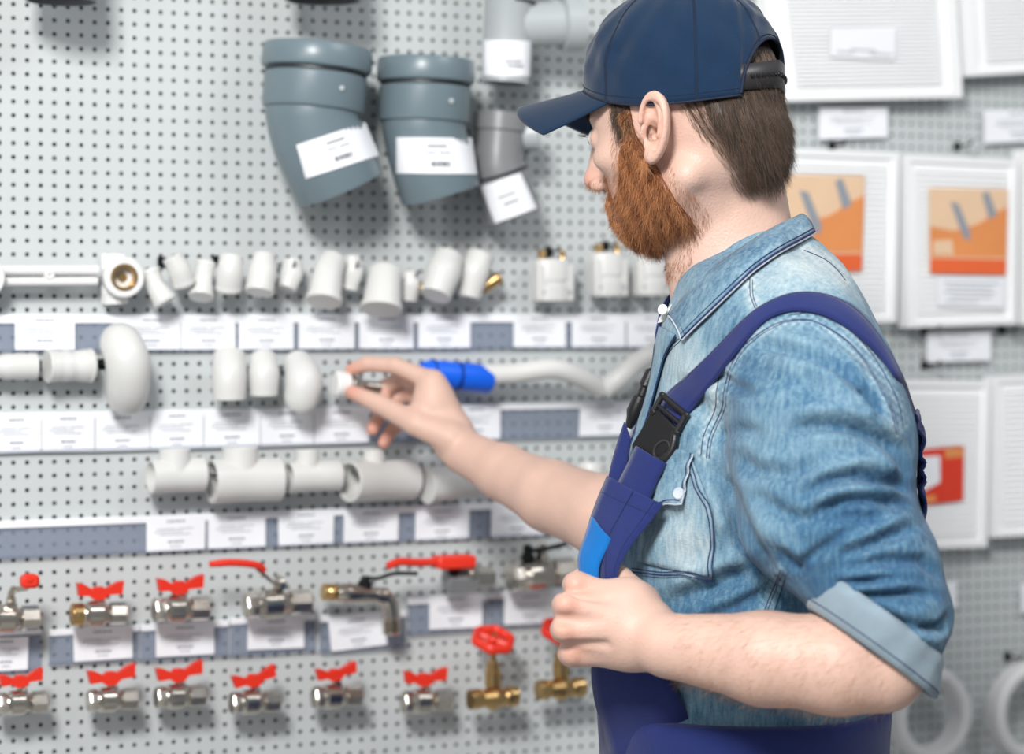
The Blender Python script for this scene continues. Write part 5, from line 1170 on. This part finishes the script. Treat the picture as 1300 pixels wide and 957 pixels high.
# far half of the collar and the stand
tf = [(1018, 272, 2.345), (1000, 282, 2.405), (940, 300, 2.430), (880, 345, 2.42), (848, 396, 2.36)]; T2 = bez([P(*x) for x in tf], 30)
bf_ = [(1030, 301, 2.35), (1020, 312, 2.43), (950, 335, 2.475), (880, 380, 2.46), (842, 425, 2.385)]; B2_ = bez([P(*x) for x in bf_], 30)
rows2 = [[T2[i]*(1-j/7)+B2_[i]*(j/7)+np.array([0, .006, .002])*math.sin(math.pi*j/7) for i in range(31)] for j in range(8)]
sheet('collar', rows2, MT['denim'], so, .0022, None, .45)
st = [[T_[i]*(1-.0)+np.array([0, .0035, -.003-.028*j/4])+np.array([0, .002, 0])*j for i in range(41)] for j in range(5)]
sheet('collar_stand', st, MT['denim_rev'], so, .0016, 'pale inside of the collar')
wq = [(878, 363), (842, 399), (836, 408), (852, 404), (884, 374)]
m = M(); m.prism([P(x, y, 2.300+.0004*(880-x)) for x, y in [(879, 362), (862, 376), (838, 402), (835, 410), (850, 406), (884, 372)]], (0, 1, 0), .004); pmk('white_facing', m, MT['whitecloth'], so, label='white inner collar facing', smooth=False)
m = M(); m.lathe(P(842, 393, 2.302), (-.5, -.8, .1), [(0, .0048), (.0016, .0052), (.0024, .0046), (.0020, .0034), (.0016, .001)], 20); pmk('collar_button', m, MT['white'], so, label='white collar button')
# open front edge: placket folds
G = strip([(836, 412), (836, 450), (830, 488), (820, 525), (806, 560), (797, 590)], [(862, 426), (848, 450), (838, 488), (828, 525), (816, 560), (806, 590)], 40, 5, .004, 2.3, 4)
sheet('placket', G, MT['denim'], so, .0025, 'front placket', .55)
m = M(); m.tube([G[i, 4]+np.array([0, -.0018, 0]) for i in range(40)], .0006, seg=6); m.tube([G[i, 1]+np.array([0, -.0018, 0]) for i in range(40)], .0005, seg=6); pmk('placket_stitching', m, MT['navythread'], so)
# pocket
G = []
for i in range(26):
    v = i/25; rr = []
    for j in range(20):
        u = j/19; l = np.array([822-10*v, 600+112*v]); r_ = np.array([880+26*min(1, v*2.2), 582+151*v]); x, y = l*(1-u)+r_*u; y += 0 if v < .98 else 2*math.sin(u*3); rr.append(hit(x, y, .0016, 2.2)[0])
    G.append(rr)
G = np.array(G); px_, py_ = PX(G.reshape(-1, 3)); f_ = .56+.2*np.exp(-((px_-870)/25)**2-((py_-690)/40)**2)
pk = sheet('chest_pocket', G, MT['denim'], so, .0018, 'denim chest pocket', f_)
m = M()
for pts in ([(880, 588), (889, 618), (903, 640), (908, 660), (909, 692), (904, 732)], [(904, 733), (848, 731), (804, 725)], [(876, 592), (885, 620), (899, 643), (903, 662), (904, 692), (899, 728)], [(899, 729), (848, 727), (806, 721)]):
    sm = poly_resample(pts, 40); m.tube([hit(x, y, .0032, 2.2)[0] for x, y in sm], .0006, seg=6)
pmk('pocket_stitching', m, MT['navythread'], pk)
fl = [(862, 566), (882, 575), (871, 637), (818, 645)]
G = []
for i in range(20):
    v = i/19; rr = []
    for j in range(16):
        u = j/15; l = np.array([846-29*v, 570+75*v]); r_ = np.array([883-12*v, 575+62*v]); x, y = l*(1-u)+r_*u; rr.append(hit(x, y+2*math.sin(u*7), .0052+.0012*math.sin(i*.9+j*.7)+.003*v, 2.2)[0])
    G.append(rr)
G = np.array(G); fp = sheet('pocket_flap', G, MT['denim'], so, .0022, 'pocket flap', .50)
m = M(); m.tube([G[i, 15]+np.array([0, -.0014, 0]) for i in range(20)]+[G[19, j]+np.array([0, -.0014, 0]) for j in range(14, -1, -1)], .0007, seg=6); pmk('flap_edge', m, MT['palethread'], fp)
m = M(); m.tube([G[i, 14]+np.array([0, -.0016, 0]) for i in range(19)]+[G[18, j]+np.array([0, -.0016, 0]) for j in range(14, -1, -1)], .0006, seg=6); pmk('flap_stitching', m, MT['navythread'], fp)
b0, bn_ = hit(868, 628, .009); m = M(); m.lathe(b0, bn_, [(-.002, .0052), (.0012, .0056), (.0022, .0048), (.0018, .0034), (.0016, .001)], 18); pmk('button', m, MT['palethread'], fp)
# rolled cuff, ring round the sleeve end
e1 = np.cross(CUD, [0, 1, 0]); e1 /= np.linalg.norm(e1); e2 = np.cross(CUD, e1)
rows = []
prof = [(.000, -.0035), (.0015, .0000), (.0008, .0030), (-.004, .0040), (-.012, .0045), (-.020, .0050), (-.027, .0052), (-.030, .0035), (-.031, .0005)]
cen = CUC-CUD*.0
for d_, ro in prof:
    rr = []
    for k in range(73):
        a = 2*math.pi*k/72; w_ = .0010*math.sin(5*a+d_*80)+.0008*math.sin(11*a); p = cen+CUD*(d_+.001)+(e1*math.cos(a)+e2*math.sin(a))*(.0560+ro+w_)
        if d_ < .002:
            c0_ = cen+CUD*(d_+.001); e_ = e1*math.cos(a)+e2*math.sin(a); ts = np.linspace(.02, .11, 60); dd_ = slv_free(c0_+ts[:, None]*e_); k_ = np.argmax(dd_ > 0) if (dd_ > 0).any() else 40
            p = c0_+e_*(ts[k_]+ro+.0034+w_*.6)
        rr.append(p)
    rows.append(rr)
cf = sheet('rolled_cuff', rows, MT['denim_rev'], so, .0018, 'pale rolled up cuff')
m = M(); rr = np.array(rows); c0 = cen+CUD*.0; m.tube([rr[3, k]+(rr[3, k]-c0)/np.linalg.norm(rr[3, k]-c0)*.0012 for k in range(73)], .0005, seg=6); pmk('cuff_stitching', m, MT['navythread'], cf)
d2 = np.cross(RD, [0, 1, 0]); d2 /= np.linalg.norm(d2); d3 = np.cross(RD, d2)
rows = [[P(846, 664, 2.52)+RD*(d_)+(d2*math.cos(2*math.pi*k/48)+d3*math.sin(2*math.pi*k/48))*(.0590+ro) for k in range(49)] for d_, ro in prof]
sheet('rolled_cuff', rows, MT['denim_rev'], so, .0018)
# ================================================================== overalls
TRC = np.array([.2245, 2.345])
def trousers(p):
    z = p[:, 2]; zz = np.array([.70, .86, .95, 1.02, 1.085, 1.14]); xa = np.array([.115, .125, .132, .134, .136, .140]); xb = np.array([.16, .185, .185, .176, .172, .170])
    q = np.stack([p[:, 0]-TRC[0], p[:, 1]-TRC[1], 0*z], 1); f = q@TF; l = q@TL; a = np.interp(z, zz, xa)+.004; b_ = np.interp(z, zz, xb)+.003; k = (np.abs(f/a)**2.2+np.abs(l/b_)**2.2)**(1/2.2); d = (k-1)*np.minimum(a, b_)*.9
    d = smax(smax(d, z-1.125, .006), .80-z, .06); b0 = np.array([TRC[0], TRC[1], 0])
    for s in (1, -1):
        h = b0+TL*.088*s+Z*.86; kn = b0+TL*.105*s+TF*.03+Z*.48; an = b0+TL*.115*s-TF*.005+Z*.10; d = smin(d, chain(p, [h, kn, an], [.098, .076, .064], .03), .03)
    d = smax(d, .035-z, .004)
    return d+.0030*np.sin(40*z+6*np.sin(25*p[:, 0]))*np.sin(30*p[:, 1]+10*z)*(z < .95)
V, F = surfnet(trousers, (.0, 2.05, 0), (.46, 2.65, 1.16), .0060, 16, 2); ov = pm('overalls', V, F, MT['overall'], label='royal blue work overalls')
for s in (1, -1):
    c = np.array([TRC[0], TRC[1], 0])+TL*.115*s
    def boot(p):
        d = caps(p, c+Z*.05, c+Z*.14, .050, .052); d = smin(d, ell(p, c+TF*.085+Z*.045, (.105, .050, .042), np.stack([TF, TL, Z])), .03); d = smin(d, ell(p, c-TF*.02+Z*.035, (.06, .045, .04), np.stack([TF, TL, Z])), .02); return smax(d, .012-p[:, 2], .004)
    V, F = surfnet(boot, c+np.array([-.25, -.12, 0]), c+np.array([.12, .12, .22]), .006, 12, 1); bt = pm('work_boot', V, F, MT['black'])
    m = M(); out = [c+TF*(.045+.150*math.cos(a))+TL*(.050+.006*math.cos(a))*math.sin(a) for a in np.linspace(0, 2*math.pi, 36, endpoint=False)]; m.prism([o_+Z*.0 for o_ in out], (0, 0, 1), .018); pmk('sole', m, MT['thread'], bt, smooth=False)
# strap over the near shoulder
SL = [(838, 516), (851, 499), (874, 479), (898, 457), (925, 429), (949, 405), (968, 391), (988, 381), (1007, 375), (1027, 374), (1047, 377), (1066, 384), (1083, 395), (1098, 409), (1112, 427), (1124, 447), (1135, 467), (1146, 490), (1153, 512)]
SR = [(862, 543), (875, 528), (894, 504), (914, 480), (938, 449), (962, 420), (976, 407), (994, 400), (1011, 397), (1027, 399), (1043, 402), (1059, 409), (1076, 419), (1091, 432), (1105, 444), (1117, 458), (1128, 472), (1138, 488), (1146, 512)]
L_, R_ = np.array(bez([(a, b, 0) for a, b in SL], 90))[:, :2], np.array(bez([(a, b, 0) for a, b in SR], 90))[:, :2]
G = np.zeros((91, 7, 3))
for i in range(91):
    for j in range(7):
        t = j/6; x, y = L_[i]*(1-t)+R_[i]*t; G[i, j] = hit(x, y, .0030+.001*math.sin(math.pi*t), 2.28)[0]
for _ in range(10): G[1:-1] = .25*G[:-2]+.5*G[1:-1]+.25*G[2:]
# continue down the back on real back surface
bk = [(1150, 520, 2.290), (1163, 560, 2.315), (1167, 600, 2.325), (1167, 650, 2.33), (1160, 720, 2.335), (1148, 800, 2.34), (1135, 880, 2.34), (1130, 905, 2.34)]
c_b = bez([P(*x) for x in [(1150, 515, 2.285), (1157, 540, 2.300), (1161, 570, 2.312), (1163, 610, 2.32)]], 24)
end = G[-1]; ext = []
for i, p in enumerate(c_b[2:]):
    rr = []
    for j in range(7): q, nn = near(p+np.array([.02, (.5-j/6)*.042, 0]), .0038); rr.append(q)
    ext.append(rr)
G = np.concatenate([G[:-4], np.array(ext)])
for _ in range(8): G[60:-1] = .25*G[59:-2]+.5*G[60:-1]+.25*G[61:]
NG = len(G)
strap = sheet('shoulder_strap', G, MT['overall'], ov, .0026, 'royal blue shoulder strap')
m = M()
for j in (0, 6):
    jj = 1 if j == 0 else 5; m.tube([G[i, j]*.6+G[i, jj]*.4+(G[i, 3]-near(G[i, 3])[0])/np.linalg.norm(G[i, 3]-near(G[i, 3])[0])*.0016 for i in range(91)], .0003, seg=5)
pmk('strap_stitching', m, MT['navythread'], strap)
c_ = bez([P(*x) for x in bk], 70); rows = []
for i, p in enumerate(c_):
    rr = []
    for j in range(11):
        t = j/10-.5; q0 = p+np.array([-.0, t*.070, 0])+np.array([.02, 0, 0]); q, nn = near(q0, .0040); ruf = .0024*(1+math.sin(i*.95+1.9*math.sin(i*.31)+1.3*math.sin(t*6)))+.0012*math.sin(i*.37)-.001; rr.append(q+np.array([1, 0, 0])*ruf)
    rows.append(rr)
sheet('elastic_back', rows, MT['overall'], ov, .003, 'gathered elastic back panel')
# lower strap, bib corner and light blue lining, pulled forward by the fist
def manual(pl, pr, n, mc, bul=.003):
    A, B = bez([P(*x) for x in pl], n-1), bez([P(*x) for x in pr], n-1); return np.array([[A[i]*(1-j/(mc-1))+B[i]*(j/(mc-1))+np.array([-.3, -1, 0])*bul*math.sin(math.pi*j/(mc-1)) for j in range(mc)] for i in range(n)])
G = manual([(808, 566, 2.228), (797, 590, 2.232), (783, 618, 2.236), (772, 640, 2.240)], [(846, 588, 2.205), (834, 612, 2.205), (822, 640, 2.204), (814, 662, 2.202)], 24, 7)
sheet('shoulder_strap', G, MT['overall'], ov, .0028, 'strap end threaded into the bib')
G = manual([(793, 536, 2.262), (783, 566, 2.262), (774, 600, 2.256), (771, 622, 2.246)], [(800, 556, 2.256), (796, 590, 2.250), (786, 616, 2.246), (778, 634, 2.242)], 16, 4, .0)
sheet('bib_edge', G, MT['overall'], ov, .0028)
G = manual([(772, 604, 2.243), (757, 640, 2.243), (748, 674, 2.232), (757, 718, 2.212), (765, 752, 2.192)], [(840, 640, 2.194), (822, 664, 2.188), (800, 692, 2.184), (784, 722, 2.180), (782, 752, 2.180)], 30, 9, .004)
bib = sheet('bib_corner', G, MT['overall'], ov, .0032, 'navy bib corner pulled into the fist')
m = M(); m.tube([G[i, 7]+np.array([-.0005, -.0026, 0]) for i in range(30)], .0004, seg=5); m.tube([G[i, 4]+np.array([-.0005, -.0034, 0]) for i in range(30)], .0004, seg=5); m.tube([G[4, j]+np.array([0, -.0026, 0]) for j in range(9)], .0004, seg=5); pmk('bib_stitching', m, MT['navythread'], bib)
m = M(); m.tube([G[i, 8]+np.array([0, 0, 0]) for i in range(30)], .0016, seg=8); pmk('bib_hem', m, MT['overall'], bib)
G = manual([(752, 655, 2.226), (744, 680, 2.222), (735, 708, 2.212), (738, 735, 2.200)], [(776, 684, 2.200), (772, 694, 2.198), (762, 716, 2.194), (760, 738, 2.190)], 20, 7, .004)
sheet('bib_lining', G, MT['lightblue'], ov, .003, 'bright blue bib lining')
G = manual([(752, 838, 2.215), (752, 860, 2.225), (756, 890, 2.235), (766, 925, 2.245), (775, 960, 2.25)], [(840, 838, 2.185), (850, 862, 2.190), (865, 890, 2.195), (880, 925, 2.205), (890, 960, 2.215)], 24, 9, .006)
sheet('bib_front', G, MT['overall'], ov, .0035, 'lower bib hanging under the fist')
# far strap with adjuster
G = manual([(800, 470, 2.44), (792, 510, 2.45), (786, 550, 2.45), (784, 600, 2.43)], [(838, 460, 2.36), (820, 500, 2.37), (806, 540, 2.38), (796, 590, 2.37)], 16, 5, .004)
# real far strap lies over the far chest and shows at the chest outline only
fs = []
for x, y, Y in ((930, 352, 2.42), (890, 385, 2.415), (857, 420, 2.41), (842, 450, 2.41), (832, 480, 2.41), (820, 512, 2.41), (805, 545, 2.41), (792, 580, 2.40), (782, 620, 2.38)):
    q, nn = near(P(x, y, Y), .005); fs.append((q, nn))
rows = [[q+np.cross(nn, [0, 0, 1])*(t-.5)*.034+nn*.001 for t in np.linspace(0, 1, 5)] for q, nn in fs]; sheet('shoulder_strap', [list(r) for r in zip(*[[p for p in bez([rows[i][j] for i in range(len(rows))], 30)] for j in range(5)])], MT['overall'], ov, .0026)
q1, n1 = P(829, 470, 2.345), None
m = M(); A, B = P(829, 468, 2.335), P(797, 545, 2.335); m.lathe(A, B-A, [(0, .003), (.003, .0060), (.018, .0068), (.020, .0050), (.028, .0050), (.030, .0075), (.046, .0085), (.052, .0060), (.058, .0045), (.062, .003)], 14); pmk('far_buckle', m, MT['black'], ov, label='black buckle on the far strap')
# side release buckle on the near strap
bc, bnn = hit(852, 545, .006); bnn = bnn+np.array([-.1, -.8, 0]); bnn /= np.linalg.norm(bnn)
def onp(x, y, lift=0.0):
    d = P(x, y, 1.0)-np.array([0, 0, CZ]); t = np.dot(bnn, bc-np.array([0, 0, CZ]))/np.dot(bnn, d); return np.array([0, 0, CZ])+d*t+bnn*lift
bk_ = None
def plate(outl, lift, th, name, material='black', parent=None, lab=None):
    k = len(outl); cen_ = np.mean(outl, axis=0); lo_ = [onp(x, y, lift-th) for x, y in outl]; hi = [onp(x, y, lift-.0012) for x, y in outl]; tp = [onp(*(np.array([x, y])+(cen_-np.array([x, y]))*.06), lift) for x, y in outl]
    m = M(); Vv = lo_+hi+tp; Ff = [tuple(range(k))[::-1], tuple(2*k+i for i in range(k))]
    for r_ in (0, 1): Ff += [(r_*k+i, r_*k+(i+1) % k, (r_+1)*k+(i+1) % k, (r_+1)*k+i) for i in range(k)]
    m.add(Vv, Ff); return pmk(name, m, MT[material], parent or ov, 30, lab)
bk_ = plate([(832, 522), (838, 520), (864, 545), (866, 552), (858, 566), (850, 576), (846, 592), (836, 598), (808, 574), (807, 566), (818, 548)], .0075, .007, 'buckle', lab='black side release buckle')
def bar(a, b, r=.0026, lift=.006, name='bar'): return [onp(*a, lift), onp(*b, lift)], r
m = M()
for a, b, r_ in (((846, 503), (834, 524), .0030), ((846, 503), (876, 528), .0030), ((876, 528), (864, 550), .0032), ((838, 514), (870, 540), .0022)):
    m.tube([onp(*a, .0065), onp(*b, .0065)], r_, seg=10)
for a in ((846, 503), (876, 528), (834, 524), (864, 550)): m.lathe(onp(*a, .0065)-bnn*.0030, bnn, [(0, .0020), (.001, .0032), (.005, .0032), (.006, .0020)], 12)
pmk('ladder_frame', m, MT['black'], bk_, label='slotted black frame')
m = M(); m.tube(bez([onp(862, 548, .005), onp(858, 572, .006), onp(842, 592, .006), onp(828, 607, .004)], 12), [.0042]*6+[.0046]*7, seg=12); m.lathe(onp(824, 608, .001), bnn, [(0, .006), (.005, .0065), (.0065, .005)], 14); pmk('prong', m, MT['black'], bk_)
m = M(); rg = [onp(846+11*math.cos(a)*.75-6*math.sin(a), 572+11*math.sin(a)+5*math.cos(a)*.6, .0078) for a in np.linspace(0, 2*math.pi, 20)]; m.tube(rg, .0012, seg=8); pmk('release_ring', m, MT['strapb'], bk_)
